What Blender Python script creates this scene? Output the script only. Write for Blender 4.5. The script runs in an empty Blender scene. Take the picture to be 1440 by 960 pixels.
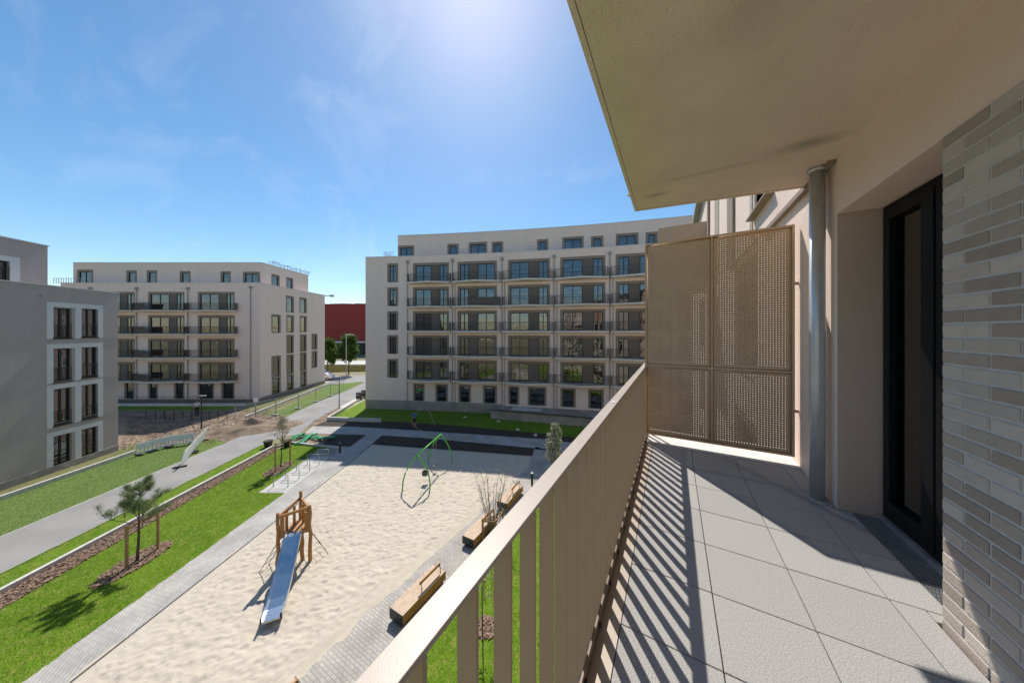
import bpy, bmesh, math, random
from mathutils import Vector, Matrix
import numpy as np
R = math.radians
random.seed(7); rng = np.random.default_rng(7)
scene = bpy.context.scene
# ------------------------------------------------------------------ camera
F, CX, HY = 405.0, 720.0, 465.0          # focal length, principal x, horizon y in photo pixels
TH = math.atan(227 / F)                  # camera heading, left of the balcony axis (+Y)
HC = 9.8                                 # eye above the courtyard
DECK = HC - 1.39                         # balcony floor level
cam = bpy.data.cameras.new('camera'); camo = bpy.data.objects.new('camera', cam)
scene.collection.objects.link(camo)
cam.sensor_width = 36; cam.lens = F / 1440 * 36; cam.shift_y = -(480 - HY) / 1440
cam.clip_start = 0.02; cam.clip_end = 3000
camo.location = (0, 0, HC); camo.rotation_euler = (R(90), 0, TH)
scene.camera = camo
# ------------------------------------------------------------------ light
SUN_AZ, SUN_EL = R(37.2), R(52.8)        # azimuth to the left of +Y
sd = Vector((-math.sin(SUN_AZ) * math.cos(SUN_EL), math.cos(SUN_AZ) * math.cos(SUN_EL), math.sin(SUN_EL)))
sl = bpy.data.lights.new('sun', 'SUN'); sl.energy = 3.8; sl.angle = R(0.5); sl.color = (1, .95, .87)
so = bpy.data.objects.new('sun', sl); scene.collection.objects.link(so)
so.rotation_euler = sd.to_track_quat('Z', 'Y').to_euler(); so.location = (0, 0, 60)
world = bpy.data.worlds.new('World'); scene.world = world; world.use_nodes = True
wn, wl = world.node_tree.nodes, world.node_tree.links; wn.clear()
wo = wn.new('ShaderNodeOutputWorld'); bg = wn.new('ShaderNodeBackground'); bg.inputs[1].default_value = 0.09
sky = wn.new('ShaderNodeTexSky'); sky.sky_type = 'NISHITA'; sky.sun_disc = False
sky.sun_elevation = SUN_EL; sky.sun_rotation = -SUN_AZ
sky.altitude = 50; sky.air_density = 1.0; sky.dust_density = 0.32; sky.ozone_density = 1.6
tc = wn.new('ShaderNodeTexCoord'); mp = wn.new('ShaderNodeMapping'); wl.new(tc.outputs['Generated'], mp.inputs[0])
mp.inputs['Rotation'].default_value = (0.3, 0.5, 0.6); mp.inputs['Scale'].default_value = (1.4, 3.2, 3.4)
n1 = wn.new('ShaderNodeTexNoise'); n1.inputs['Scale'].default_value = 1.7; n1.inputs['Detail'].default_value = 9; n1.inputs['Roughness'].default_value = .62; n1.inputs['Distortion'].default_value = .5
wl.new(mp.outputs[0], n1.inputs['Vector'])
cr = wn.new('ShaderNodeValToRGB'); cr.color_ramp.elements[0].position = .52; cr.color_ramp.elements[1].position = .92
cr.color_ramp.elements[1].color = (.2, .2, .2, 1)
wl.new(n1.outputs[0], cr.inputs[0])
mx = wn.new('ShaderNodeMix'); mx.data_type = 'RGBA'; mx.inputs[7].default_value = (10.0, 10.4, 11.0, 1)
hs_ = wn.new('ShaderNodeHueSaturation'); hs_.inputs['Saturation'].default_value = 1.22; hs_.inputs['Hue'].default_value = .493; hs_.inputs['Value'].default_value = 1.2; wl.new(sky.outputs[0], hs_.inputs['Color'])
wl.new(cr.outputs[0], mx.inputs[0]); wl.new(hs_.outputs[0], mx.inputs[6]); wl.new(mx.outputs[2], bg.inputs[0]); wl.new(bg.outputs[0], wo.inputs[0])
vs = scene.view_settings; vs.view_transform = 'Standard'; vs.look = 'None'; vs.gamma = 1; vs.use_curve_mapping = False
vs.exposure = 0.45
try:
    scene.cycles.max_bounces = 10; scene.cycles.diffuse_bounces = 6; scene.cycles.caustics_reflective = False; scene.cycles.caustics_refractive = False
except Exception: pass
# ------------------------------------------------------------------ photo pixel -> world
def ray(px, py):
    x = (px - CX) / F; z = (HY - py) / F
    return (x * math.cos(TH) - math.sin(TH), x * math.sin(TH) + math.cos(TH), z)
def at(px, py, z=0.0):                    # where the ray meets the level z
    r = ray(px, py); t = (z - HC) / r[2]
    return (r[0] * t, r[1] * t)
def at_depth(px, D):                      # a point at camera depth D
    r = ray(px, HY); return (r[0] * D, r[1] * D)
# ------------------------------------------------------------------ materials
MATS = {}
def mat(name, c1, c2=None, scale=8, rough=.8, bump=0., bscale=60, detail=4, metal=0., ior=None, stretch=None, lo=.3, hi=.7, randv=0., streak=0.):
    if name in MATS: return MATS[name]
    m = bpy.data.materials.new(name); m.use_nodes = True; MATS[name] = m
    n, l = m.node_tree.nodes, m.node_tree.links; b = n['Principled BSDF']
    b.inputs['Roughness'].default_value = rough; b.inputs['Metallic'].default_value = metal
    if ior: b.inputs['IOR'].default_value = ior
    c1 = tuple(c1) + (1,); c2 = tuple(c2) + (1,) if c2 else tuple(v * .86 for v in c1[:3]) + (1,)
    t = n.new('ShaderNodeTexCoord'); vec = t.outputs['Object']
    if stretch:
        q = n.new('ShaderNodeMapping'); q.inputs['Scale'].default_value = stretch; l.new(vec, q.inputs[0]); vec = q.outputs[0]
    nz = n.new('ShaderNodeTexNoise'); nz.inputs['Scale'].default_value = scale; nz.inputs['Detail'].default_value = detail
    l.new(vec, nz.inputs['Vector'])
    r = n.new('ShaderNodeValToRGB'); r.color_ramp.elements[0].position = lo; r.color_ramp.elements[1].position = hi
    r.color_ramp.elements[0].color = c1; r.color_ramp.elements[1].color = c2; l.new(nz.outputs[0], r.inputs[0])
    out = r.outputs[0]
    if randv:
        oi = n.new('ShaderNodeObjectInfo'); mr = n.new('ShaderNodeMapRange'); mr.inputs[3].default_value = 1 - randv; mr.inputs[4].default_value = 1 + randv
        l.new(oi.outputs['Random'], mr.inputs[0])
        hs = n.new('ShaderNodeHueSaturation'); l.new(out, hs.inputs['Color']); l.new(mr.outputs[0], hs.inputs['Value']); out = hs.outputs[0]
    if streak:
        q2 = n.new('ShaderNodeMapping'); q2.inputs['Scale'].default_value = (2.2, 2.2, .12); l.new(t.outputs['Object'], q2.inputs[0]); z2 = n.new('ShaderNodeTexNoise'); z2.inputs['Scale'].default_value = 1.; z2.inputs['Detail'].default_value = 7; l.new(q2.outputs[0], z2.inputs['Vector'])
        m2 = n.new('ShaderNodeMapRange'); m2.inputs[1].default_value = .35; m2.inputs[2].default_value = .7; m2.inputs[3].default_value = 1 + streak * .4; m2.inputs[4].default_value = 1 - streak; l.new(z2.outputs[0], m2.inputs[0])
        h2 = n.new('ShaderNodeHueSaturation'); l.new(out, h2.inputs['Color']); l.new(m2.outputs[0], h2.inputs['Value']); out = h2.outputs[0]
    l.new(out, b.inputs['Base Color'])
    if bump:
        bn = n.new('ShaderNodeTexNoise'); bn.inputs['Scale'].default_value = bscale; bn.inputs['Detail'].default_value = 3; l.new(vec, bn.inputs['Vector'])
        bp = n.new('ShaderNodeBump'); bp.inputs['Strength'].default_value = bump; bp.inputs['Distance'].default_value = .02
        l.new(bn.outputs[0], bp.inputs['Height']); l.new(bp.outputs[0], b.inputs['Normal'])
    return m
def paver_mat(name, c1, c2, mortar, bw, bh, rot=0., gap=.006, vert=False):
    m = bpy.data.materials.new(name); m.use_nodes = True; MATS[name] = m
    n, l = m.node_tree.nodes, m.node_tree.links; b = n['Principled BSDF']; b.inputs['Roughness'].default_value = .85
    t = n.new('ShaderNodeTexCoord'); q = n.new('ShaderNodeMapping'); q.inputs['Rotation'].default_value = (0, 0, rot); l.new(t.outputs['Object'], q.inputs[0])
    if vert:
        sp = n.new('ShaderNodeSeparateXYZ'); ad = n.new('ShaderNodeMath'); cb = n.new('ShaderNodeCombineXYZ'); l.new(t.outputs['Object'], sp.inputs[0])
        l.new(sp.outputs[0], ad.inputs[0]); l.new(sp.outputs[1], ad.inputs[1]); l.new(ad.outputs[0], cb.inputs[0]); l.new(sp.outputs[2], cb.inputs[1]); l.new(cb.outputs[0], q.inputs[0])
    k = n.new('ShaderNodeTexBrick'); k.inputs['Scale'].default_value = 1; k.inputs['Brick Width'].default_value = bw; k.inputs['Row Height'].default_value = bh
    k.inputs['Mortar Size'].default_value = gap; k.inputs['Color1'].default_value = c1 + (1,); k.inputs['Color2'].default_value = c2 + (1,); k.inputs['Mortar'].default_value = mortar + (1,)
    l.new(q.outputs[0], k.inputs['Vector'])
    nz = n.new('ShaderNodeTexNoise'); nz.inputs['Scale'].default_value = .9; nz.inputs['Detail'].default_value = 6; l.new(q.outputs[0], nz.inputs['Vector'])
    hs = n.new('ShaderNodeHueSaturation'); mr = n.new('ShaderNodeMapRange'); mr.inputs[1].default_value = .3; mr.inputs[2].default_value = .7; mr.inputs[3].default_value = .8; mr.inputs[4].default_value = 1.15
    l.new(nz.outputs[0], mr.inputs[0]); l.new(mr.outputs[0], hs.inputs['Value']); l.new(k.outputs[0], hs.inputs['Color']); l.new(hs.outputs[0], b.inputs['Base Color'])
    bp = n.new('ShaderNodeBump'); bp.inputs['Strength'].default_value = .5; bp.inputs['Distance'].default_value = .01; bp.invert = True
    l.new(k.outputs['Fac'], bp.inputs['Height']); l.new(bp.outputs[0], b.inputs['Normal'])
    return m
def grass_mat(name, c1, c2, c3):
    m = bpy.data.materials.new(name); m.use_nodes = True; MATS[name] = m
    n, l = m.node_tree.nodes, m.node_tree.links; b = n['Principled BSDF']; b.inputs['Roughness'].default_value = .9
    b.inputs['Specular IOR Level'].default_value = .15
    t = n.new('ShaderNodeTexCoord')
    def nz(s, d=5):
        q = n.new('ShaderNodeTexNoise'); q.inputs['Scale'].default_value = s; q.inputs['Detail'].default_value = d; q.inputs['Roughness'].default_value = .65; l.new(t.outputs['Object'], q.inputs['Vector']); return q
    a, f2, g = nz(.55), nz(26), nz(3.2)
    r1 = n.new('ShaderNodeValToRGB'); r1.color_ramp.elements[0].position = .3; r1.color_ramp.elements[1].position = .72
    r1.color_ramp.elements[0].color = c1 + (1,); r1.color_ramp.elements[1].color = c2 + (1,); l.new(a.outputs[0], r1.inputs[0])
    mr = n.new('ShaderNodeMapRange'); mr.inputs[1].default_value = .48; mr.inputs[2].default_value = .72; l.new(g.outputs[0], mr.inputs[0])
    x = n.new('ShaderNodeMix'); x.data_type = 'RGBA'; x.inputs[7].default_value = c3 + (1,); l.new(mr.outputs[0], x.inputs[0]); l.new(r1.outputs[0], x.inputs[6])
    m2 = n.new('ShaderNodeMapRange'); m2.inputs[1].default_value = .3; m2.inputs[2].default_value = .7; m2.inputs[3].default_value = .55; m2.inputs[4].default_value = 1.4; l.new(f2.outputs[0], m2.inputs[0])
    hs = n.new('ShaderNodeHueSaturation'); l.new(x.outputs[2], hs.inputs['Color']); l.new(m2.outputs[0], hs.inputs['Value']); l.new(hs.outputs[0], b.inputs['Base Color'])
    bp = n.new('ShaderNodeBump'); bp.inputs['Strength'].default_value = .7; bp.inputs['Distance'].default_value = .04; l.new(f2.outputs[0], bp.inputs['Height']); l.new(bp.outputs[0], b.inputs['Normal'])
    return m
def glass_mat(name, base, ior, wob=.012, wscale=1.6):
    m = bpy.data.materials.new(name); m.use_nodes = True; MATS[name] = m
    n, l = m.node_tree.nodes, m.node_tree.links; b = n['Principled BSDF']
    b.inputs['Base Color'].default_value = base + (1,); b.inputs['Roughness'].default_value = .015; b.inputs['IOR'].default_value = ior
    t = n.new('ShaderNodeTexCoord'); q = n.new('ShaderNodeTexNoise'); q.inputs['Scale'].default_value = wscale; q.inputs['Detail'].default_value = 1
    gm = n.new('ShaderNodeNewGeometry'); l.new(gm.outputs['Position'], q.inputs['Vector'])
    bp = n.new('ShaderNodeBump'); bp.inputs['Strength'].default_value = 1; bp.inputs['Distance'].default_value = wob
    l.new(q.outputs[0], bp.inputs['Height']); l.new(bp.outputs[0], b.inputs['Normal'])
    return m
def leaf_mat(name, c1, c2, scale=1.2):
    m = mat(name, c1, c2, scale, .6, lo=.35, hi=.65); b = m.node_tree.nodes['Principled BSDF']
    b.inputs['Specular IOR Level'].default_value = .25
    n, l = m.node_tree.nodes, m.node_tree.links; col = b.inputs['Base Color'].links[0].from_socket; tr = n.new('ShaderNodeBsdfTranslucent'); ms_ = n.new('ShaderNodeMixShader'); ms_.inputs[0].default_value = .45
    l.new(col, tr.inputs[0]); l.new(b.outputs[0], ms_.inputs[1]); l.new(tr.outputs[0], ms_.inputs[2]); l.new(ms_.outputs[0], n['Material Output'].inputs[0])
    return m
plaster = mat('plaster_cream', (.86, .68, .59), (.80, .63, .545), 1.3, .92, .25, 160, lo=.25, hi=.8, streak=.035)
plaster_a = mat('plaster_greige', (.44, .375, .345), (.41, .35, .32), 1.1, .92, .2, 160, lo=.25, hi=.8, streak=.035)
plaster_own = mat('plaster_rose', (.86, .70, .595), (.82, .66, .56), 2.2, .92, .4, 210, lo=.25, hi=.8, streak=.05)
taupe = mat('plaster_taupe', (.29, .23, .185), (.26, .205, .165), 3, .92, .3, 160)
panelm = mat('panel_taupe', (.17, .135, .108), (.15, .12, .095), 2, .7)
white_band = mat('plaster_white', (.68, .65, .63), (.63, .605, .585), 2, .9)
concrete = mat('concrete', (.62, .59, .54), (.5, .475, .44), 1.8, .9, .3, 40)
kerbm = mat('kerb_concrete', (.66, .63, .58), (.5, .47, .43), 4, .9, .3, 40)
slabc = mat('balcony_concrete', (.72, .63, .54), (.64, .56, .48), 2.2, .85)
frame_dark = mat('frame_anthracite', (.022, .022, .024), (.017, .017, .018), 5, .45)
frame_door = mat('door_anthracite', (.008, .008, .009), (.006, .006, .007), 5, .5); frame_door.node_tree.nodes['Principled BSDF'].inputs['Specular IOR Level'].default_value = .15
glass = glass_mat('window_glass', (.006, .007, .008), 2.4)
glass_near = bpy.data.materials.new('door_glass'); glass_near.use_nodes = True
gn, gl = glass_near.node_tree.nodes, glass_near.node_tree.links; gn.clear(); go_ = gn.new('ShaderNodeOutputMaterial'); gmx = gn.new('ShaderNodeMixShader'); gt = gn.new('ShaderNodeBsdfTransparent'); gg = gn.new('ShaderNodeBsdfGlossy'); gfr = gn.new('ShaderNodeFresnel')
gt.inputs[0].default_value = (.88, .9, .88, 1); gg.inputs['Roughness'].default_value = .01; gfr.inputs[0].default_value = 2.0; gl.new(gfr.outputs[0], gmx.inputs[0]); gl.new(gt.outputs[0], gmx.inputs[1]); gl.new(gg.outputs[0], gmx.inputs[2]); gl.new(gmx.outputs[0], go_.inputs[0])
rail_grey = mat('rail_grey', (.06, .054, .048), (.05, .045, .04), 3, .5)
zinc = mat('zinc_pipe', (.60, .62, .64), (.50, .53, .56), 12, .42, metal=.5, stretch=(3, 3, .6))
zinc_far = mat('zinc_matt', (.36, .34, .32), (.3, .285, .265), 3, .6)
tin = mat('tin_coping', (.62, .63, .64), (.55, .56, .57), 2, .45, metal=.3)
bronze = mat('bronze_coat', (.49, .362, .255), (.45, .33, .23), 5, .52, .04, 400)
bronze_top = mat('bronze_rail', (.46, .39, .325), (.43, .365, .305), 5, .4, .03, 300)
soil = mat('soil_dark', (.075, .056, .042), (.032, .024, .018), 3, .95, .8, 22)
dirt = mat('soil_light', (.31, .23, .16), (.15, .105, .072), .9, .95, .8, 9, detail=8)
asphalt = mat('asphalt_path', (.32, .305, .29), (.245, .235, .225), .5, .9, .25, 90, detail=8)
sandm = mat('sand', (.575, .505, .41), (.50, .435, .35), 2.4, .95, .7, 26, detail=6)
drygrass = mat('dry_grass', (.34, .27, .13), (.20, .19, .07), .35, .95, .6, 8, detail=8)
mulchm = mat('bark_bed', (.17, .105, .07), (.085, .052, .037), 9, .95, .8, 30)
chipm = mat('bark_chip', (.46, .31, .21), (.12, .07, .05), 16, .9)
wood = mat('robinia_wood', (.46, .235, .085), (.33, .155, .05), 6, .7, .2, 40, stretch=(3, 3, .7))
wood_bench = mat('bench_wood', (.62, .47, .34), (.5, .35, .23), 5, .65, .1, 60)
wood_stake = mat('stake_wood', (.40, .26, .13), (.29, .18, .085), 6, .8)
bark = mat('bark', (.14, .105, .08), (.075, .055, .042), 14, .9, .5, 40)
steel = mat('slide_steel', (.68, .69, .70), (.6, .61, .62), 3, .2, metal=1., stretch=(1, 6, 1))
galv = mat('galvanised', (.42, .43, .44), (.33, .34, .35), 10, .45, metal=.6)
black = mat('black_steel', (.02, .02, .022), (.014, .014, .015), 5, .45)
green = mat('green_paint', (.10, .42, .055), (.08, .36, .045), 4, .4)
green_pl = mat('green_plastic', (.02, .38, .16), (.015, .30, .12), 4, .45)
white_pl = mat('white_plastic', (.86, .86, .85), (.80, .80, .79), 3, .5)
rope = mat('rope', (.12, .10, .085), (.07, .06, .05), 30, .9)
hosem = mat('hose_yellow', (.45, .38, .16), (.38, .32, .13), 10, .5)
redwall = mat('red_cladding', (.30, .034, .028), (.26, .028, .023), .3, .7, stretch=(6, 6, .2))
roofm = mat('flat_roof', (.4, .39, .37), (.33, .32, .3), .5, .9)
skin = mat('skin', (.5, .31, .22), (.45, .28, .2), 9, .6)
hairm = mat('hair_dark', (.03, .022, .016), None, 20, .7)
cloth_blue = mat('cloth_blue', (.06, .16, .34), (.05, .13, .29), 12, .9)
cloth_white = mat('cloth_white', (.72, .70, .68), (.64, .62, .6), 12, .9)
cloth_dark = mat('cloth_dark', (.03, .032, .04), (.022, .024, .03), 12, .9)
brick_cols = [mat('brick_pale', (.54, .475, .405), (.49, .43, .365), 14, .9, .25, 110, randv=.06),
              mat('brick_grey', (.48, .415, .35), (.43, .37, .315), 14, .9, .25, 110, randv=.06),
              mat('brick_taupe', (.345, .285, .23), (.305, .25, .2), 14, .9, .25, 110, randv=.06),
              mat('brick_sand', (.41, .345, .28), (.365, .305, .25), 14, .9, .25, 110, randv=.06)]
mortar = mat('mortar', (.60, .575, .545), (.54, .515, .485), 20, .95, .4, 120)
plinthm = paver_mat('plinth_brick', (.40, .34, .28), (.27, .225, .185), (.42, .39, .36), .3, .075, 0, .008, True)
tilem = mat('deck_tile', (.45, .43, .415), (.25, .24, .232), 200, .9, 0, 300, detail=3, lo=.36, hi=.64, randv=.05)
pavers_l = paver_mat('pavers_path', (.47, .445, .41), (.40, .38, .35), (.31, .29, .26), .2, .1, TH, .009)
pavers_r = paver_mat('pavers_bench', (.46, .43, .39), (.38, .35, .315), (.29, .265, .235), .2, .1, 0, .009)
pavers_u = paver_mat('pavers_upper', (.46, .44, .41), (.40, .38, .355), (.3, .28, .26), .3, .15, TH, .009)
lawn_m = grass_mat('lawn_fresh', (.095, .185, .010), (.165, .262, .018), (.25, .27, .055))
lawn_l = grass_mat('lawn_mown', (.115, .18, .04), (.155, .22, .055), (.2, .23, .08))
lawn_dry = grass_mat('lawn_sparse', (.13, .15, .05), (.2, .19, .09), (.26, .22, .13))
blade_m = leaf_mat('grass_blade', (.125, .23, .015), (.20, .29, .028), 1.2)
pine_m = leaf_mat('pine_needle', (.17, .235, .10), (.26, .31, .15))
leaf_g = leaf_mat('leaf_green', (.07, .14, .03), (.12, .19, .04))
leaf_s = leaf_mat('leaf_silver', (.50, .50, .40), (.26, .28, .18), 7)
leaf_p = leaf_mat('leaf_pale', (.66, .60, .50), (.36, .30, .18), 6)
# ------------------------------------------------------------------ mesh builder
class MB:
    def __init__(s): s.v = []; s.f = []
    def add(s, vs, fs):
        o = len(s.v); s.v += [tuple(p) for p in vs]; s.f += [tuple(i + o for i in f) for f in fs]; return s
    def box(s, c, d, M=None):
        x, y, z = d[0] / 2, d[1] / 2, d[2] / 2
        vs = [Vector((i * x, j * y, k * z)) for i in (-1, 1) for j in (-1, 1) for k in (-1, 1)]
        if M is not None: vs = [M @ p for p in vs]
        vs = [p + Vector(c) for p in vs]
        return s.add(vs, [(0, 1, 3, 2), (4, 6, 7, 5), (0, 4, 5, 1), (2, 3, 7, 6), (0, 2, 6, 4), (1, 5, 7, 3)])
    def bx(s, x0, x1, y0, y1, z0, z1):
        return s.box(((x0 + x1) / 2, (y0 + y1) / 2, (z0 + z1) / 2), (x1 - x0, y1 - y0, z1 - z0))
    def bar(s, a, b, w, h=None, up=(0, 0, 1)):
        a, b = Vector(a), Vector(b); h = h or w; d = (b - a); L = d.length; d.normalize()
        u = Vector(up)
        if abs(d.dot(u)) > .95: u = Vector((0, 1, 0))
        x = d.cross(u).normalized(); y = x.cross(d).normalized()
        M = Matrix((x, d, y)).transposed()
        return s.box((a + b) / 2, (w, L, h), M)
    def prism(s, poly, z0, z1):
        n = len(poly); vs = [(p[0], p[1], z0) for p in poly] + [(p[0], p[1], z1) for p in poly]
        fs = [tuple(range(n - 1, -1, -1)), tuple(range(n, 2 * n))] + [(i, (i + 1) % n, n + (i + 1) % n, n + i) for i in range(n)]
        return s.add(vs, fs)
    def sheet(s, poly, z=0.): return s.add([(p[0], p[1], z) for p in poly], [tuple(range(len(poly)))])
    def tube(s, pts, r, n=8, cap=True):
        pts = [Vector(p) for p in pts]; rs = r if isinstance(r, (list, tuple)) else [r] * len(pts); vs = []; fs = []
        for i, p in enumerate(pts):
            d = (pts[min(i + 1, len(pts) - 1)] - pts[max(i - 1, 0)]).normalized()
            u = Vector((0, 0, 1)) if abs(d.z) < .9 else Vector((1, 0, 0))
            x = d.cross(u).normalized(); y = d.cross(x).normalized()
            vs += [p + (x * math.cos(a) + y * math.sin(a)) * rs[i] for a in [2 * math.pi * k / n for k in range(n)]]
        for i in range(len(pts) - 1):
            fs += [(i * n + k, i * n + (k + 1) % n, (i + 1) * n + (k + 1) % n, (i + 1) * n + k) for k in range(n)]
        if cap: fs += [tuple(range(n - 1, -1, -1)), tuple((len(pts) - 1) * n + k for k in range(n))]
        return s.add(vs, fs)
    def mesh(s, name):
        me = bpy.data.meshes.new(name); me.from_pydata([tuple(p) for p in s.v], [], s.f); me.validate()
        return me
    def build(s, name, m, parent=None, loc=(0, 0, 0), rz=0., smooth=False, bevel=0., label=None):
        me = s.mesh(name)
        bm = bmesh.new(); bm.from_mesh(me); bmesh.ops.recalc_face_normals(bm, faces=bm.faces); bm.to_mesh(me); bm.free()
        return obj(name, me, m, parent, loc, rz, smooth, bevel, label)
def obj(name, me, m, parent=None, loc=(0, 0, 0), rz=0., smooth=False, bevel=0., label=None):
    if m and not me.materials: me.materials.append(m)
    o = bpy.data.objects.new(name, me); scene.collection.objects.link(o)
    o.location = loc; o.rotation_euler = (0, 0, rz); o.parent = parent
    if smooth: me.shade_smooth()
    if bevel:
        b = o.modifiers.new('bevel', 'BEVEL'); b.width = bevel; b.segments = 2; b.limit_method = 'ANGLE'
    if label: o['label'] = label
    return o
def npmesh(name, V, Fq):
    me = bpy.data.meshes.new(name); V = np.asarray(V, dtype=np.float32); Fq = np.asarray(Fq, dtype=np.int32)
    k = Fq.shape[1]; me.vertices.add(len(V)); me.vertices.foreach_set('co', V.ravel())
    me.loops.add(Fq.size); me.loops.foreach_set('vertex_index', Fq.ravel())
    me.polygons.add(len(Fq)); me.polygons.foreach_set('loop_start', np.arange(0, Fq.size, k, dtype=np.int32))
    me.update(calc_edges=True); me.validate(); return me
def tag(o, label, cat, group=None, kind=None):
    if label: o['label'] = label
    if cat: o['category'] = cat
    if group: o['group'] = group
    if kind: o['kind'] = kind
    return o
def thing(name, label, cat, loc=(0, 0, 0), rz=0., group=None):
    o = bpy.data.objects.new(name, None); o.empty_display_size = .2; scene.collection.objects.link(o); o.location = loc; o.rotation_euler = (0, 0, rz)
    return tag(o, label, cat, group)
def copy_tree(o, parent=None):
    c = o.copy(); scene.collection.objects.link(c); c.parent = parent
    for ch in list(o.children): copy_tree(ch, c)
    return c
def struct(name, mb, m, label=None, **k):
    o = mb.build(name, m, **k); o['kind'] = 'structure'
    if label: o['label'] = label
    return o
def V2(p): return Vector((p[0], p[1], 0))
# ------------------------------------------------------------------ facades
class Frame:
    """a vertical facade plane: s runs left to right as seen from the court, local +Y goes into the building"""
    def __init__(s, P0, P1, root):
        s.P0 = V2(P0); s.P1 = V2(P1); d = s.P1 - s.P0; s.W = d.length; s.d = d.normalized(); s.n = Vector((-s.d.y, s.d.x, 0))
        s.ang = math.atan2(s.d.y, s.d.x); s.root = root; s.open = []
        s.base = s.P0 - Vector((root.location.x, root.location.y, 0))
    def pix(s, px, py):
        r = Vector(ray(px, py)); t = s.P0.dot(s.n) / r.dot(s.n); p = r * t
        return (V2(p) - s.P0).dot(s.d), HC + p.z
    def loc(s, sx, z, y=0.): q = s.base + s.d * sx + s.n * y; return (q.x, q.y, z)
def wall(fr, z0, z1, m, name='wall', s0=0., s1=None, depth=.22):
    s1 = fr.W if s1 is None else s1
    xs = sorted({s0, s1} | {v for o in fr.open for v in o[:2] if s0 < v < s1}); zs = sorted({z0, z1} | {v for o in fr.open for v in o[2:4] if z0 < v < z1})
    mb = MB()
    for a, b in zip(xs, xs[1:]):
        for c, d in zip(zs, zs[1:]):
            mx_, mz_ = (a + b) / 2, (c + d) / 2
            if any(o[0] < mx_ < o[1] and o[2] < mz_ < o[3] for o in fr.open): continue
            mb.add([(a, 0, c), (b, 0, c), (b, 0, d), (a, 0, d)], [(0, 1, 2, 3)])
    for a, b, c, d in [o[:4] for o in fr.open]:
        p = [(a, c), (b, c), (b, d), (a, d)]
        for i in range(4):
            (x, z), (x2, z2) = p[i], p[(i + 1) % 4]
            mb.add([(x, 0, z), (x2, 0, z2), (x2, depth, z2), (x, depth, z)], [(0, 1, 2, 3)])
    me = mb.mesh(name)
    return obj(name, me, m, fr.root, fr.loc(0, 0), fr.ang)
def unit(fr, s0, s1, z0, z1, bays, band=(.22, .22, .22, .0), bandm=None, rec=.03, deep=.16, rail=False, cut=True, name='window'):
    """one window opening: surround ring, reveal, dark frame, panes; bays = [(f0,f1,kind,npanes)] in fractions of the inner width"""
    bandm = bandm or taupe
    if cut: fr.open.append((s0, s1, z0, z1))
    W, H = s1 - s0, z1 - z0; l, t, r, b = band
    ix0, ix1, iz0, iz1 = l, W - r, b, H - t
    fm = MB(); panes = []; panels = []
    for f0, f1, kind, n in bays:
        a, c = ix0 + (ix1 - ix0) * f0, ix0 + (ix1 - ix0) * f1
        if kind == 'p': panels.append((a, c)); continue
        w = .08; y0, y1 = deep - .06, deep + .01
        fm.bx(a, c, y0, y1, iz0, iz0 + w * 1.3); fm.bx(a, c, y0, y1, iz1 - w, iz1)
        pw = (c - a) / n
        for k in range(n + 1):
            x = a + pw * k; ww = w if k in (0, n) else w * 1.15
            xa = max(a, x - ww / (1 if k == n else 2)) if k else x; xb = min(c, xa + ww)
            fm.bx(xa, xb, y0 - .003, y1, iz0, iz1)
        for k in range(n): panes.append((a + pw * k + w * .4, a + pw * (k + 1) - w * .4))
    if panels: fm.bx(ix0, ix1, deep + .0, deep + .045, iz0 - .0, iz0 + .06); fm.bx(ix0, ix1, deep + .0, deep + .045, iz1 - .05, iz1)
    win = fm.build(name, frame_dark, fr.root, fr.loc(s0, z0), fr.ang)
    sm = MB()
    o, i = [(0, 0), (W, 0), (W, H), (0, H)], [(ix0, iz0), (ix1, iz0), (ix1, iz1), (ix0, iz1)]
    for k in range(4):
        q = (k + 1) % 4
        if (o[k] != i[k]) or (o[q] != i[q]):
            sm.add([(o[k][0], rec, o[k][1]), (o[q][0], rec, o[q][1]), (i[q][0], rec, i[q][1]), (i[k][0], rec, i[k][1])], [(0, 1, 2, 3)])
        sm.add([(i[k][0], rec, i[k][1]), (i[q][0], rec, i[q][1]), (i[q][0], deep + .05, i[q][1]), (i[k][0], deep + .05, i[k][1])], [(0, 1, 2, 3)])
    obj('surround', sm.mesh('surround'), bandm, win)
    for a, c in panes:
        tl = random.uniform(-.004, .004)
        MB().add([(a, deep - .02 + tl, iz0 + .04), (c, deep - .02 - tl, iz0 + .04), (c, deep - .02 - tl, iz1 - .03), (a, deep - .02 + tl, iz1 - .03)], [(0, 1, 2, 3)]).build('pane', glass, win)
    for a, c in panels:
        MB().bx(a, c, deep - .05, deep + .03, iz0, iz1).build('shutter_panel', panelm, win)
    if b == 0 and not rail:
        MB().bx(ix0 - .03, ix1 + .03, -.03, deep, -.03, .012).build('sill', tin, win)
    if rail:
        rm = MB(); rm.bx(ix0, ix1, -.02, .01, .95, .98); rm.bx(ix0, ix1, -.02, .01, .08, .11)
        k = int((ix1 - ix0) / .12)
        for q in range(k + 1):
            x = ix0 + .02 + (ix1 - ix0 - .04) * q / k; rm.bx(x - .008, x + .008, -.012, .004, .11, .95)
        rm.build('railing', rail_grey, win)
        MB().bx(ix0 - .04, ix1 + .04, -.06, deep, -.05, .012).build('sill', frame_dark, win)
    return win
def rect(fr, x0, y0, x1, y1):
    s0, zt = fr.pix(x0, y0); s1, zb = fr.pix(x1, y1); return s0, s1, zb, zt
def core(root, poly, z0, z1, m=plaster, name='rear_wall'):
    b = root.location; return MB().prism([(p[0] - b.x, p[1] - b.y) for p in poly], z0, z1).build(name, m, root)
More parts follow.
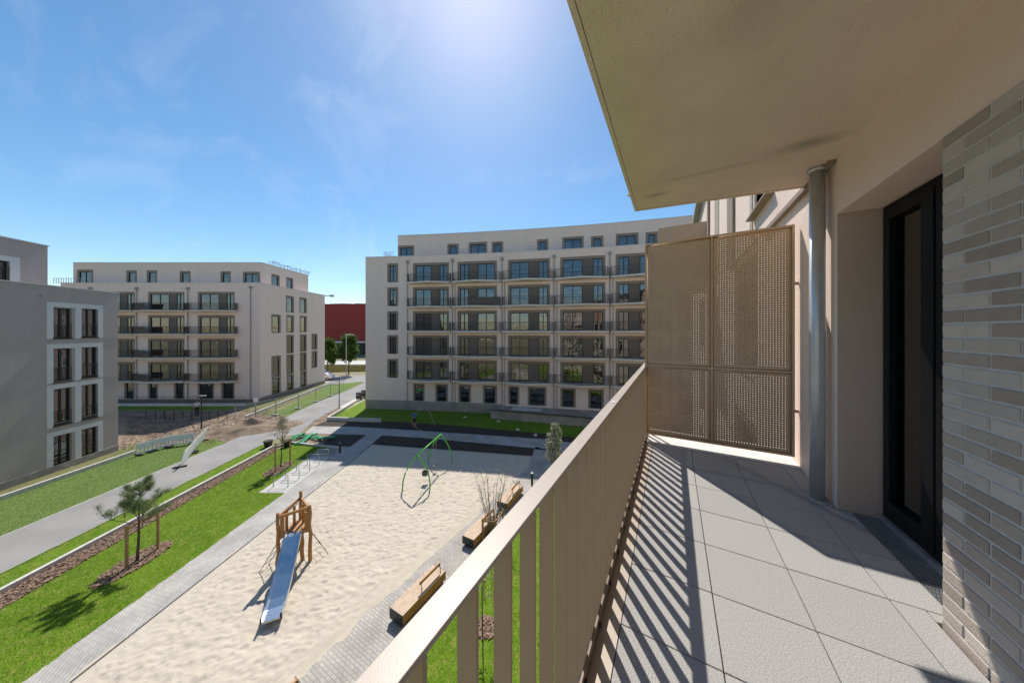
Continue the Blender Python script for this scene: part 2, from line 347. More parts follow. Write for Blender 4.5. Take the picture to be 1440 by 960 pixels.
def coping(fr, z, s0, s1, over=.06, h=.07, m=tin, back=.4):
    return MB().bx(s0 - over, s1 + over, -over, back, z, z + h).build('coping', m, fr.root, fr.loc(0, 0), fr.ang)
def downpipe(fr, sx, z0, z1, y=-.1, r=.05, hopper=True, m=None):
    p = MB().tube([(0, y, z0), (0, y, z1)], r, 8).build('downpipe', m or zinc_far, fr.root, fr.loc(sx, 0), fr.ang)
    if hopper: MB().bx(-.16, .16, y - .12, y + .09, z1 - .02, z1 + .3).build('hopper', m or zinc_far, p)
    return p
def balcony(fr, s0, s1, ztop, e=.45, c=1.15, t=.2, lab=None, dark=None):
    w = s1 - s0; poly = [(0, -.003), (0, -e), (w * .5, -c), (w, -e), (w, -.003)]
    b = MB().prism(poly, -t, 0).build('balcony', slabc, fr.root, fr.loc(s0, ztop), fr.ang)
    rm = MB(); pts = [(0.04, -.02), (.04, -e + .03), (w * .5, -c + .05), (w - .04, -e + .03), (w - .04, -.02)]
    for (x, y), (x2, y2) in zip(pts, pts[1:]):
        rm.bar((x, y, 1.0), (x2, y2, 1.0), .045, .03); rm.bar((x, y, .08), (x2, y2, .08), .03, .025)
        L = math.hypot(x2 - x, y2 - y); k = max(2, int(L / .115))
        for q in range(k):
            u = (q + .5) / k; rm.bx(x + (x2 - x) * u - .007, x + (x2 - x) * u + .007, y + (y2 - y) * u - .007, y + (y2 - y) * u + .007, .08, 1.0)
    rm.build('railing', rail_grey, b)
    for x in (.04, w - .04):
        MB().bx(x - .008, x + .008, -e + .04, -.03, .12, .97).build('side_panel', panelm, b)
    if dark:
        a_, b_ = dark
        ya = -e + (-c + e) * min(a_ / .5, (1 - a_) / .5); yb = -e + (-c + e) * min(b_ / .5, (1 - b_) / .5)
        MB().bar((a_ * w, ya + .11, .55), (b_ * w, yb + .11, .55), .012, .82).build('privacy_cover', panelm, b)
    return b
# ================================================================== GROUND
def px(*q): return [at(*p) for p in q]
def ext(a, b, k):                         # extend the line a->b beyond b by k metres
    a, b = V2(a), V2(b); d = (b - a).normalized(); q = b + d * k; return (q.x, q.y)
def lerp(a, b, t): return (a[0] + (b[0] - a[0]) * t, a[1] + (b[1] - a[1]) * t)
struct('ground', MB().sheet([(-900, -500), (700, -500), (700, 1300), (-900, 1300)], -.02), mat('ground_far', (.30, .25, .15), (.19, .18, .085), .05, .95, .4, 3, detail=10), 'open ground of dry grass and earth reaching to the horizon')
B_ = -14.                                  # how far strips run on behind the frame
pathL0, pathL1 = at(0, 755), at(307, 627); pathR0, pathR1 = at(0, 807), at(370, 625)
kerb0, kerb1 = at(0, 835), at(383, 630); mul0, mul1 = at(0, 857), at(392, 632)
pavL0, pavL1 = at(113, 900), at(400, 693); sanL0, sanL1, sanL2 = at(175, 900), at(480, 660), at(523, 625)
kA0, kA1 = at(0, 703), at(190, 637)
ex = lambda a, b, k=14.: ext(b, a, k)      # run a line on beyond its near end
path_poly = [ex(pathL0, pathL1), pathL1] + px((400, 587), (440, 568), (485, 550), (520, 535), (520, 550), (478, 572), (440, 592), (432, 600), (420, 611), (395, 614)) + [pathR1, ex(pathR0, pathR1)]
struct('asphalt_path', MB().sheet(path_poly, 0), asphalt)
struct('mown_lawn', MB().sheet([ex(kA0, kA1), kA1] + px((232, 628), (300, 615), (318, 622)) + [pathL1, ex(pathL0, pathL1)], -.004), lawn_l)
struct('sparse_grass', MB().sheet([ext(at(166, 633), at(0, 690), 16)] + px((166, 632), (195, 622), (232, 628)) + [kA1, ex(kA0, kA1)], -.008), lawn_dry)
struct('verge_lawn', MB().sheet([ex(pathR0, pathR1), pathR1, kerb1, ex(kerb0, kerb1)], -.004), lawn_m)
struct('bark_strip', MB().sheet([ex(kerb0, kerb1), kerb1, mul1, ex(mul0, mul1)], .004), mulchm)
lawn_poly = [ex(mul0, mul1), mul1] + px((410, 624), (478, 631), (470, 640), (440, 641.5), (364, 692.5)) + [pavL1, ex(pavL0, pavL1)]
struct('main_lawn', MB().sheet(lawn_poly, 0), lawn_m)
struct('paver_path', MB().sheet([ex(pavL0, pavL1), pavL1] + px((363, 693), (401, 667), (430, 645), (448, 632), (493, 628), (517, 610), (540, 611)) + [sanL2, sanL1, ex(sanL0, sanL1)], .008), pavers_l)
sandR = [(-9.25, -16), (-9.3, 4.15), (-9.35, 7.3), (-9.1, 11.7), (-9.25, 19.0)]
sand_poly = [ex(sanL0, sanL1), sanL1, sanL2, at(640, 633), at(748, 641)] + sandR[::-1]
paver_r = sandR + [at(748, 641), at(753, 628), (-7.2, 22.0), (-7.62, 16), (-7.62, 5.5), (-7.62, -16)]
struct('bench_paving', MB().sheet(paver_r, .004), pavers_r)
struct('garden_lawn', MB().sheet([(-7.7, -16), (-7.7, 16.2), (-7.3, 19.), (1.1, 24), (1.1, -16)], -.002), lawn_m)
struct('upper_path', MB().sheet(px((428, 609), (440, 599), (500, 600), (600, 606), (762, 617), (900, 634), (900, 652), (762, 632), (600, 616), (500, 611)), .004), pavers_u)
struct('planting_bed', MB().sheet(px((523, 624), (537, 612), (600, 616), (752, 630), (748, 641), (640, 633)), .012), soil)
struct('soil_patch', MB().sheet(px((410, 622), (428, 609), (470, 610), (515, 611), (493, 627), (478, 631)), .006), dirt)
struct('shaded_soil', MB().sheet(px((452, 625.5), (469, 610.4), (515, 611.2), (493, 627)), .010), soil)  # dark sheet over the soil patch, the house's shade put into its colour
struct('foundation_lawn', MB().sheet(px((461, 591), (513, 560), (513, 572), (620, 575), (689, 580), (840, 585), (900, 600), (900, 626), (760, 609), (640, 598), (560, 592.5)), 0), lawn_m)
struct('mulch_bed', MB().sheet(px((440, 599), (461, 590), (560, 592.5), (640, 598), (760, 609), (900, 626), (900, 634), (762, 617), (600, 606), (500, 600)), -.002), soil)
struct('earth_bank', MB().sheet(px((432, 600), (440, 592), (478, 572), (513, 553), (513, 560), (461, 591), (440, 599)), .003), dirt)
struct('bare_earth', MB().sheet(px((100, 575), (380, 571), (400, 587), (318, 622), (300, 615), (232, 628), (195, 622), (120, 640)), -.006), dirt)
struct('entrance_paving', MB().sheet(px((478, 572), (513, 553), (513, 562), (485, 577)), .007), concrete)
struct('fence_lawn', MB().sheet(px((372, 583), (395, 575), (440, 553), (462, 541), (512, 536), (485, 550), (440, 568), (400, 587)), -.001), lawn_l)
struct('side_lawn', MB().sheet(px((330, 578), (366, 568), (458, 538), (462, 541), (440, 553), (372, 583)), -.003), lawn_dry)
struct('street', MB().sheet([ext(at(560, 527), at(445, 528.5), 60), at(445, 528.5), ext(at(445, 528.5), at(560, 527), 60), ext(at(445, 541), at(560, 536), 60), at(445, 541), ext(at(560, 536), at(445, 541), 60)], -.009), asphalt)
struct('far_car_park', MB().sheet(px((400, 513), (560, 513), (560, 507), (400, 507)), -.009), concrete)
# sand with footprints: a real relief, flat at its edges
def inside(poly, X, Y):
    c = np.zeros(X.shape, bool); n = len(poly)
    for i in range(n):
        x0, y0 = poly[i]; x1, y1 = poly[(i + 1) % n]
        if y0 == y1: continue
        c ^= ((y0 > Y) != (y1 > Y)) & (X < (x1 - x0) * (Y - y0) / (y1 - y0) + x0)
    return c
def smooth_noise(X, Y, s, seed):
    r = np.random.default_rng(seed); g = r.random((256, 256)); x = X / s + 1000; y = Y / s + 1000
    xi = np.floor(x).astype(int); yi = np.floor(y).astype(int); fx = x - xi; fy = y - yi; fx = fx * fx * (3 - 2 * fx); fy = fy * fy * (3 - 2 * fy)
    G = lambda a, b: g[a % 256, b % 256]
    return (G(xi, yi) * (1 - fx) + G(xi + 1, yi) * fx) * (1 - fy) + (G(xi, yi + 1) * (1 - fx) + G(xi + 1, yi + 1) * fx) * fy
bm = bmesh.new(); vs_ = [bm.verts.new((p[0], p[1], 0)) for p in sand_poly]; bm.faces.new(vs_)
res = .05
ys = np.arange(-6, 23, res); xs = np.arange(-24, -9, res)
XX, YY = np.meshgrid(xs, ys)
a_ = R(35); U = XX * math.cos(a_) + YY * math.sin(a_); W = -XX * math.sin(a_) + YY * math.cos(a_)
Z = .018 + .022 * (smooth_noise(U, W * 2.1, .33, 1) - .5) + .05 * (smooth_noise(U, W * 1.9, .17, 2) - .5) + .045 * (smooth_noise(XX, YY, 2.2, 3) - .5) + .03 * (smooth_noise(XX, YY, .085, 5) - .5)
for gx, gy, gr, gd in ((-11.2, 4.2, .5, .07), (-13.95, 13.4, .45, .05), (-14.4, 14.7, .45, .05), (-13.8, 7.1, .6, .04), (-12.6, 5.6, .5, .03)): Z -= gd * np.exp(-((XX - gx) ** 2 + (YY - gy) ** 2) / gr ** 2)
Z += .02
for k in range(420):
    gx, gy = random.uniform(-20, -9.5), random.uniform(1, 20); a = random.uniform(0, 6.28); i0_, i1_ = int((gx + 24) / res), int((gy + 6) / res)
    sl_x, sl_y = slice(max(0, i0_ - 6), i0_ + 7), slice(max(0, i1_ - 6), i1_ + 7); dx, dy = XX[sl_y, sl_x] - gx, YY[sl_y, sl_x] - gy; du, dv = dx * math.cos(a) + dy * math.sin(a), -dx * math.sin(a) + dy * math.cos(a)
    q = (du / .13) ** 2 + (dv / .06) ** 2; Z[sl_y, sl_x] += -.035 * np.exp(-q) + .012 * np.exp(-(q - 2.2) ** 2)
cell = inside(sand_poly, XX, YY); ok = cell.copy()
wt = np.zeros(XX.shape)
for dist in (.1, .22, .36, .52, .7):
    o_ = cell.copy()
    for dx, dy in ((dist, 0), (-dist, 0), (0, dist), (0, -dist)): o_ &= inside(sand_poly, XX + dx, YY + dy)
    wt += o_ / 5
Z = .010 + np.maximum(Z + .035, .0) * wt
idx = np.arange(XX.size).reshape(XX.shape); q = cell[:-1, :-1] & cell[1:, :-1] & cell[:-1, 1:] & cell[1:, 1:]
Fq = np.stack([idx[:-1, :-1][q], idx[:-1, 1:][q], idx[1:, 1:][q], idx[1:, :-1][q]], 1)
bm.free()
struct('sandpit_base', MB().sheet(sand_poly, -.006), sandm)
sme = npmesh('sand', np.stack([XX.ravel(), YY.ravel(), Z.ravel()], 1), Fq); sme.shade_smooth()
sob = obj('sand', sme, sandm); tag(sob, 'pale trodden sand filling the playground pit', 'sand', kind='stuff')
# sand carried over the edge of the paving, and ragged grass along the paving
def ragged(line, side, lo_, hi_, z, name, m, lab, cat, seed, step=.09):
    q = random.Random(seed); A, B2 = [], []; w_ = .5
    for p0, p1 in zip(line, line[1:]):
        p0, p1 = V2(p0), V2(p1); d = p1 - p0; L = d.length; d.normalize(); nn = Vector((d.y, -d.x, 0)) * side
        for i in range(int(L / step)): w_ = min(1, max(0, w_ + q.uniform(-.3, .3))); p = p0 + d * i * step; A.append(p - nn * .05); B2.append(p + nn * (lo_ + (hi_ - lo_) * w_ ** 2))
    n_ = len(A); me = bpy.data.meshes.new(name); me.from_pydata([(p.x, p.y, z) for p in A + B2], [], [(i, i + 1, n_ + i + 1, n_ + i) for i in range(n_ - 1)])
    tag(obj(name, me, m), lab, cat, kind='stuff')
ragged([(-9.28, -2), (-9.3, 4.15), (-9.35, 7.3), (-9.1, 11.7), (-9.25, 19.0)], 1, .03, .2, .0085, 'sand_spill', sandm, 'thin spilled sand along the bench paving', 'sand', 3)
ragged([ex(sanL0, sanL1, 4), sanL1, sanL2], -1, .0, .16, .0125, 'sand_spill', sandm, 'thin spilled sand along the paver path', 'sand', 4)
ragged([ex(pavL0, pavL1, 5), pavL1], 1, -.02, .045, .0115, 'lawn_edge', lawn_m, 'ragged grass edge growing over the paver path', 'grass', 5, .05)
ragged([(-7.68, -3), (-7.68, 16)], -1, -.02, .09, .0095, 'lawn_edge', lawn_m, 'ragged grass edge growing over the bench paving', 'grass', 6, .05)
ragged([pathR0, pathR1], -1, .0, .07, .0275, 'lawn_edge', lawn_m, 'ragged verge grass growing over the asphalt path', 'grass', 7, .06)
# kerbs
def kerb(a, b, w=.14, h=.12, name='kerb', lab=None, m=None):
    o = MB().bar((a[0], a[1], h / 2 - .05), (b[0], b[1], h / 2 - .05), w, h + .1).build(name, m or kerbm, bevel=.008)
    o['kind'] = 'structure'
    if lab: o['label'] = lab
    return o
def kerb_run(a, b, w, h, lab, n):
    d = [lerp(a, b, i / n) for i in range(n + 1)]
    for i in range(n):
        p, q_ = V2(d[i]), V2(d[i + 1]); e = (q_ - p).normalized() * .004; kerb(p + e, q_ - e, w, h, 'kerb', lab)
kerb_run(ex(kerb0, kerb1, 4), kerb1, .16, .20, 'pale concrete kerb beside the bark strip', 16)
kerb_run(ex(kA0, kA1, 4), kA1, .16, .25, 'pale concrete kerb between the mown lawn and the greige house', 12)
kerb(kerb1, at(409, 623.5), .14, .16, lab='short concrete kerb at the end of the bark strip')
kerb(at(410, 623.5), at(480, 631), .14, .16, lab='concrete kerb between the lawn and the soil patch')
kerb_run(pathL0, pathL1, .07, .02, 'thin edging stone along the mown lawn', 6); kerb_run(pathR0, pathR1, .07, .02, 'thin edging stone along the verge', 7)
kerb(at(461, 591), at(536, 593.3), .2, .38, lab='low concrete wall edging the planting bed by the corner'); kerb(at(461, 591), at(513, 559), .2, .38, lab='low concrete wall edging the entrance paving')
kerb(sanL0, sanL1, .05, .035, lab='dark edging strip of the sandpit', m=black); kerb(sanL1, sanL2, .05, .035, lab='dark edging strip at the far end of the sandpit', m=black)
kerb(ex(sanL0, sanL1, 5), sanL0, .05, .035, lab='dark edging strip at the near end of the sandpit', m=black)
kerb(at(345, 588), at(462, 541), .16, .3, lab='pale concrete kerb along the fenced lawn')
# ================================================================== OWN BUILDING AND BALCONY
WX = 1.12
own = thing('apartment_building', 'rose plastered house with brick panel and balcony door beside the deck', 'building', (WX, 0, 0))
# facade plane x = WX; s = -u so that left-to-right holds when looking at it from the court
fo = Frame((WX, 24), (WX, -16), own); S = lambda u: 24 - u
fo.open.append((S(3.215), S(-3.2), DECK - .3, 10.715))
two = [(0, .5, 'g', 1), (.5, 1, 'g', 1)]
unit(fo, S(5.87), S(4.9), 11.6, 13.9, [(0, 1, 'g', 2)], band=(0, 0, 0, 0), deep=.2)
for u in (-6, -9.5, -13, 7.6, 12.2, 16.5):
    for z in (.6, 3.2, 6.1, 9.05, 12.0):
        if u > 4 and z > 11: continue
        unit(fo, S(u), S(u - 1.9), z, z + 2.2, [(0, 1, 'g', 2)], band=(.2, .2, .2, 0), bandm=taupe)
wall(fo, 0, 15.4, plaster_own, depth=.26)
MB().bx(-.25, 10, -16, 24, 15.4, 15.62).build('roof', roofm, own)
MB().bx(.30, 10, -16, 24, 0, 8.0).build('rear_wall', plaster_own, own)
MB().bx(.62, 10, -16, 24, 8.0, 15.39).build('rear_wall', plaster_own, own)
MB().bx(-.05, .0, 3.22, 5.2, 11.12, 11.17).build('string_course', taupe, own)
sill = MB().bx(-.10, .1, 4.82, 5.92, 11.555, 11.58).build('window_sill', taupe, own)
bp_ = MB().bx(-.012, 0, 5.95, 6.12, 11.3, 15.38).build('brick_pilaster', plinthm, own)
MB().bx(-.045, 0, 7.5, 8.2, 11.2, 15.38).build('pilaster', taupe, own)
MB().bx(-.012, 0, 9.9, 10.85, 11.2, 15.38).build('brick_pilaster', plinthm, own)
MB().bx(-.06, 0, 12.2, 12.6, 11.2, 15.38).build('pilaster', taupe, own)
# door recess
MB().add([(0, 3.215, DECK - .1), (.30, 3.215, DECK - .1), (.30, 3.215, 10.715), (0, 3.215, 10.715)], [(0, 1, 2, 3)]).build('door_reveal', plaster_own, own)
MB().bx(-.0, .34, 2.15, 3.215, 10.716, 10.74).build('lintel', plaster_own, own)
MB().bx(.0, .5, -3.2, 2.18, 10.716, 10.74).build('lintel', plaster_own, own)
DX = .235                                 # door plane behind the wall face
dm = MB(); u0, u1, z0, z1 = 2.0, 3.21, DECK + .02, 10.71
for y0, y1, za, zb in ((u0, u1, z1 - .045, z1), (u0, u1, z0, z0 + .05), (u1 - .045, u1, z0 + .05, z1 - .045), (u0, u0 + .08, z0 + .05, z1 - .045)): dm.bx(DX, DX + .09, y0, y1, za, zb)
door = dm.build('balcony_door', frame_door, own, bevel=.004, label='black framed glazed balcony door')
lf = MB()
la, lb, lc, ld = 2.70, u1 - .05, z0 + .055, z1 - .05
for y0, y1, za, zb in ((la, lb, ld - .065, ld), (la, lb, lc, lc + .10), (lb - .06, lb, lc + .10, ld - .065), (la, la + .10, lc + .10, ld - .065)): lf.bx(DX - .018, DX + .06, y0, y1, za, zb)
lf.build('leaf_frame', frame_door, door, bevel=.004)
lf2 = MB(); la2, lb2 = u0 + .085, 2.695
for y0, y1, za, zb in ((la2, lb2, ld - .09, ld), (la2, lb2, lc, lc + .11), (lb2 - .09, lb2, lc + .11, ld - .09), (la2, la2 + .09, lc + .11, ld - .09)): lf2.bx(DX - .012, DX + .06, y0, y1, za, zb)
lf2.build('leaf_frame', frame_door, door, bevel=.004)
MB().bx(DX + .02, DX + .035, la + .1, lb - .06, lc + .10, ld - .065).build('pane', glass_near, door)
MB().bx(DX + .02, DX + .035, la2 + .09, lb2 - .09, lc + .11, ld - .09).build('pane', glass_near, door)
MB().bx(DX - .03, DX + .0, u0, u1 - .01, DECK + .002, DECK + .035).build('threshold', galv, door)
MB().bx(DX + .1, DX + .3, 2.0, 3.4, DECK - .2, 10.9).build('reflection_backing', mat('reflection_tan', (.72, .58, .45), None, 3, .9), door)  # added tan backing, standing in for the warm reflection in the door panes
# brick panel: mortar backing and single bricks in half bond
bw = MB().bx(-.006, .5, -3.2, 2.187, DECK - .3, 10.715).build('brick_wall', mortar, own, label='panel of pale and taupe clinker bricks with grey joints')
bmesh_full = MB().box((0, 0, 0), (.014, .229, .052)).mesh('brick'); bmesh_half = MB().box((0, 0, 0), (.014, .110, .052)).mesh('brick')
hdr_full = MB().box((0, 0, 0), (.22, .014, .052)).mesh('brick_return')
def brick(me, x, y, z, k):
    key = me.name + str(k)
    if key not in BR:
        c = me.copy(); c.materials.clear(); c.materials.append(brick_cols[k]); BR[key] = c
    o = bpy.data.objects.new('brick', BR[key]); scene.collection.objects.link(o); o.parent = bw; o.location = (x, y, z); b = o.modifiers.new('bevel', 'BEVEL'); b.width = .0025; b.segments = 1
    o.rotation_euler = (random.uniform(-.003, .003), 0, random.uniform(-.004, .004))
BR = {}
row = 0; z = DECK - .025
while z < 10.70:
    y = 2.188
    if row % 2: me, L = bmesh_half, .120
    else: me, L = bmesh_full, .240
    while y > -.25:
        k = random.choices((0, 1, 2, 3), (3, 3, 3, 2.6))[0]
        brick(me, -.0035, y - L / 2 + .002, z + .031, k)
        y -= L; me, L = bmesh_full, .2395
    z += .063; row += 1
fb = MB().bx(-.0175, -.0065, -3.2, -.5, DECK - .3, 10.71).build('brick_cladding', plinthm, own)
# deck and soffit
deck = MB().prism([(-.36 - WX, -3.2), (-.36 - WX, 4.5), (0, 4.5), (0, -3.2)], DECK - .30, DECK - .046).build('deck_slab', concrete, own)
ts = MB().bx(-.1983, .1983, -.1983, .1983, -.04, 0).mesh('tile')
tile0 = MB().bx(-.196, .196, -.196, .196, -.04, 0).mesh('tile')
def tile(x0, x1, y0, y1):
    g = .0022; me = MB().bx(x0 + g, x1 - g, y0 + g, y1 - g, -.04, 0).mesh('tile')
    o = obj('tile', me, tilem, deck, (-WX, 0, DECK + random.uniform(-.0006, .0006))); b = o.modifiers.new('bevel', 'BEVEL'); b.width = .002; b.segments = 1
cols = [(-.218, .18), (.18, .58), (.58, .976), (.976, 1.112)]
rows = [3.94, 3.86, 3.465, 3.065, 2.665, 2.26, 1.853, 1.447, 1.043, .64, .24, -.16, -.56, -.96, -1.36, -1.8]
for (xa, xb) in cols:
    for yb, ya in zip(rows, rows[1:]):
        if xa > .9 and ya < 3.2:
            if yb > 3.22: tile(xa, 1.112, 3.215, yb)
            a2, b2 = max(ya, 2.26), min(yb, 3.21)
            if b2 > a2 + .02: tile(xa, 1.192, a2, b2)
            if ya < 2.25: tile(xa, 1.098, ya, yb)
            continue
        tile(xa, xb, ya, yb)
tile(1.098, 1.192, 2.193, 2.26)
# curb under the screen
MB().bx(-.30 - WX, -.0, 3.955, 4.49, DECK - .046, DECK + .018).build('end_curb', mat('curb_white', (.74, .71, .66), (.62, .59, .54), 9, .9, .3, 60), own, bevel=.006)
MB().bx(-.30 - WX, -.0, 3.937, 3.953, DECK - .046, DECK + .010).build('edge_profile', tin, own)
# drain grate by the door
gr = thing('drain_grate', 'galvanised drain grating set into the deck below the balcony door', 'grate', (1.195, 2.2, DECK - .012))
gm = MB(); Lg = 1.0
for x in np.arange(0, .165, .0125): gm.bx(x, x + .003, 0, Lg, 0, .012)
gm.build('bearing_bars', galv, gr); gm = MB()
for y in np.arange(0, Lg, .03): gm.bx(0, .163, y, y + .003, .003, .0125)
gm.build('cross_bars', galv, gr)
MB().bx(.163, .172, 0, Lg, -.01, .02).build('edge_strip', galv, gr); MB().bx(-.003, .163, 0, Lg, -.03, -.022).build('channel', black, gr)
# soffit slab
sof = mat('soffit_concrete', (.84, .68, .57), (.73, .59, .49), 2.6, .9, .6, 90, detail=10, lo=.25, hi=.78)
sn, slk = sof.node_tree.nodes, sof.node_tree.links
def stain(cx, cy, rx, ry, amt):           # damp blotches with a shape of their own
    t = sn.new('ShaderNodeTexCoord'); mpn = sn.new('ShaderNodeMapping'); mpn.vector_type = 'TEXTURE'; mpn.inputs['Location'].default_value = (cx, cy, 0); mpn.inputs['Scale'].default_value = (rx, ry, 1000)
    slk.new(t.outputs['Object'], mpn.inputs[0]); nz = sn.new('ShaderNodeTexNoise'); nz.inputs['Scale'].default_value = 2.5; nz.inputs['Detail'].default_value = 5; slk.new(mpn.outputs[0], nz.inputs['Vector'])
    g = sn.new('ShaderNodeTexGradient'); g.gradient_type = 'SPHERICAL'; va = sn.new('ShaderNodeVectorMath'); va.operation = 'MULTIPLY_ADD'; va.inputs[1].default_value = (.7, .7, .7); va.inputs[2].default_value = (-.35, -.35, -.35)
    slk.new(nz.outputs['Color'], va.inputs[0]); vb = sn.new('ShaderNodeVectorMath'); slk.new(va.outputs[0], vb.inputs[0]); slk.new(mpn.outputs[0], vb.inputs[1]); slk.new(vb.outputs[0], g.inputs[0])
    b = sn['Principled BSDF']; src = b.inputs['Base Color'].links[0].from_socket; m_ = sn.new('ShaderNodeMix'); m_.data_type = 'RGBA'; m_.inputs[7].default_value = (.16, .13, .10, 1)
    mu = sn.new('ShaderNodeMath'); mu.operation = 'MULTIPLY'; mu.inputs[1].default_value = amt; slk.new(g.outputs['Fac'], mu.inputs[0]); slk.new(mu.outputs[0], m_.inputs[0]); slk.new(src, m_.inputs[6]); slk.new(m_.outputs[2], b.inputs['Base Color'])
ZS = DECK + 2.74
stain(.86 - WX, 2.86, .26, .10, .6); stain(-.15 - WX, 3.2, .14, .07, .5); stain(.3 - WX, 2.95, .7, .05, .25); stain(.35 - WX, 1.5, .25, .3, .25)
sl_ = MB().prism([(-.35 - WX, -3.2), (-.35 - WX, 3.49), (0, 3.69), (0, -3.2)], ZS, ZS + .22).build('soffit_slab', sof, own)
MB().prism([(-.38 - WX, -3.2), (-.38 - WX, 3.522), (0, 3.722), (0, 3.695), (-.353 - WX, 3.494), (-.353 - WX, -3.2)], ZS - .004, ZS + .235).build('slab_edge', sof, sl_)
MB().tube([(-.381 - WX, 3.22, ZS + .05), (-.42 - WX, 3.20, ZS + .065)], .012, 8).build('overflow_spout', zinc, sl_)
pipe = MB().tube([(1.045 - WX, 3.335, DECK - .02), (1.045 - WX, 3.335, ZS)], .049, 24).build('downpipe', zinc, own, smooth=True, label='galvanised round downpipe beside the balcony door')
MB().tube([(1.045 - WX, 3.335, ZS - .03), (1.045 - WX, 3.335, ZS - .002)], .062, 24).build('collar', zinc, pipe, smooth=True)
# upper neighbour balcony further along
ub = MB().bx(-.55 - WX, 0, 10.6, 13.4, 11.25, 11.45).build('balcony', slabc, own)
MB().bx(-.55 - WX, .0, 13.28, 13.31, 11.5, 14.0).build('privacy_screen', bronze, ub)
rm = MB(); rm.bx(-.57 - WX, -.52 - WX, 10.6, 13.3, 12.42, 12.45)
for y in np.arange(10.6, 13.3, .127): rm.bx(-.56 - WX, -.52 - WX, y, y + .01, 11.3, 12.42)
rm.build('railing', bronze, ub)
# ------------------------------------------------------------------ railing
rl = thing('balcony_railing', 'bronze metal railing of upright flat slats with a flat handrail along the deck', 'railing', (-.333, 0, DECK))
MB().bx(-.027, .024, -3.0, 1.905, .926, .937).build('top_rail', bronze_top, rl, bevel=.0015)
MB().bx(-.027, .024, 1.9065, 4.48, .926, .937).build('top_rail', bronze_top, rl, bevel=.0015)
slat_me = MB().bx(-.022, .022, -.004, .004, -.16, .925).mesh('slat')
k = -26
while True:
    u = .426 + .1265 * k; k += 1
    if u > 4.46: break
    if u < -2.9: continue
    obj('slat', slat_me, bronze, rl, (0, u, 0))
fbar = MB().bx(0.0225, .0305, -3.0, 4.46, -.06, .062).build('foot_bar', mat('bronze_dark', (.20, .142, .09), (.175, .124, .078), 5, .5), rl)
MB().bx(.031, .112, -3.0, 3.95, -.052, -.006).build('edge_sheet', bronze_top, rl)
bolt_me = MB().tube([(.0305, 0, .02), (.041, 0, .02)], .011, 6).mesh('bolt'); bolt_me2 = None
for i in range(18):
    u = .362 + .253 * (i - 3)
    if u < 4.4: obj('bolt', bolt_me, black, fbar, (0, u, 0))
st = MB().tube([(0, 0, 0), (0, 0, .0012)], .012, 16).build('rivet_cap', white_pl, rl, (0, 1.92, .937))
MB().tube([(0, 0, 0), (0, 0, .0016)], .005, 10).build('screw', frame_dark, rl, (0.008, 1.885, .937))
# ------------------------------------------------------------------ privacy screen of perforated sheet
bronze_scr = mat('bronze_screen', (.58, .425, .28), (.53, .385, .25), 5, .5, .04, 400)
ps = thing('privacy_screen', 'bronze perforated metal privacy screen closing the far end of the deck', 'screen', (0, 4.0, DECK))
fm = MB()
for x0, x1, za, zb in ((-.314, -.294, .097, 2.481), (.376, .392, .117, 2.461), (1.065, 1.085, .097, 2.481), (-.294, 1.065, 2.461, 2.481), (-.294, 1.065, .097, .117), (-.294, .376, .951, .971), (.392, 1.065, .951, .971)): fm.bx(x0, x1, -.012, .022, za, zb)
fm.build('screen_frame', bronze_scr, ps)
def perforated(x0, x1, z0, z1, y, parent):
    p, r = .024, .0041; mg = .03
    nx = int((x1 - x0 - 2 * mg) / p); nz = int((z1 - z0 - 2 * mg) / p)
    gx = (x0 + x1 - nx * p) / 2; gz = (z0 + z1 - nz * p) / 2; h = p / 2
    ang = np.arange(8) * math.pi / 4; sq = np.array([(h, 0), (h, h), (0, h), (-h, h), (-h, 0), (-h, -h), (0, -h), (h, -h)]); ci = np.stack([np.cos(ang), np.sin(ang)], 1) * r
    ring = np.concatenate([sq, ci]); cx_, cz_ = np.meshgrid(gx + h + np.arange(nx) * p, gz + h + np.arange(nz) * p); c = np.stack([cx_.ravel(), cz_.ravel()], 1)
    P = (c[:, None, :] + ring[None]).reshape(-1, 2); V = np.stack([P[:, 0], np.full(len(P), y), P[:, 1]], 1)
    base = np.array([(i, (i + 1) % 8, 8 + (i + 1) % 8, 8 + i) for i in range(8)]); Fq = (base[None] + (np.arange(len(c)) * 16)[:, None, None]).reshape(-1, 4)
    X1, Z1 = gx + nx * p, gz + nz * p; b = len(V)
    add = [(x0, y, z0), (x1, y, z0), (x1, y, z1), (x0, y, z1), (gx, y, gz), (X1, y, gz), (X1, y, Z1), (gx, y, Z1)]
    V = np.concatenate([V, np.array(add)]); Fq = np.concatenate([Fq, np.array([(0, 1, 5, 4), (1, 2, 6, 5), (2, 3, 7, 6), (3, 0, 4, 7)]) + b])
    o = obj('perforated_panel', npmesh('perforated_panel', V, Fq), bronze_scr, parent); sol = o.modifiers.new('solid', 'SOLIDIFY'); sol.thickness = .002
    return o
for x0, x1 in ((-.294, .376), (.392, 1.065)):
    perforated(x0, x1, .117, .951, .004, ps); perforated(x0, x1, .971, 2.461, .004, ps)
for z in (.55, 1.86): MB().bx(1.085, 1.122, .0, .012, z, z + .03).build('wall_bracket', bronze, ps)
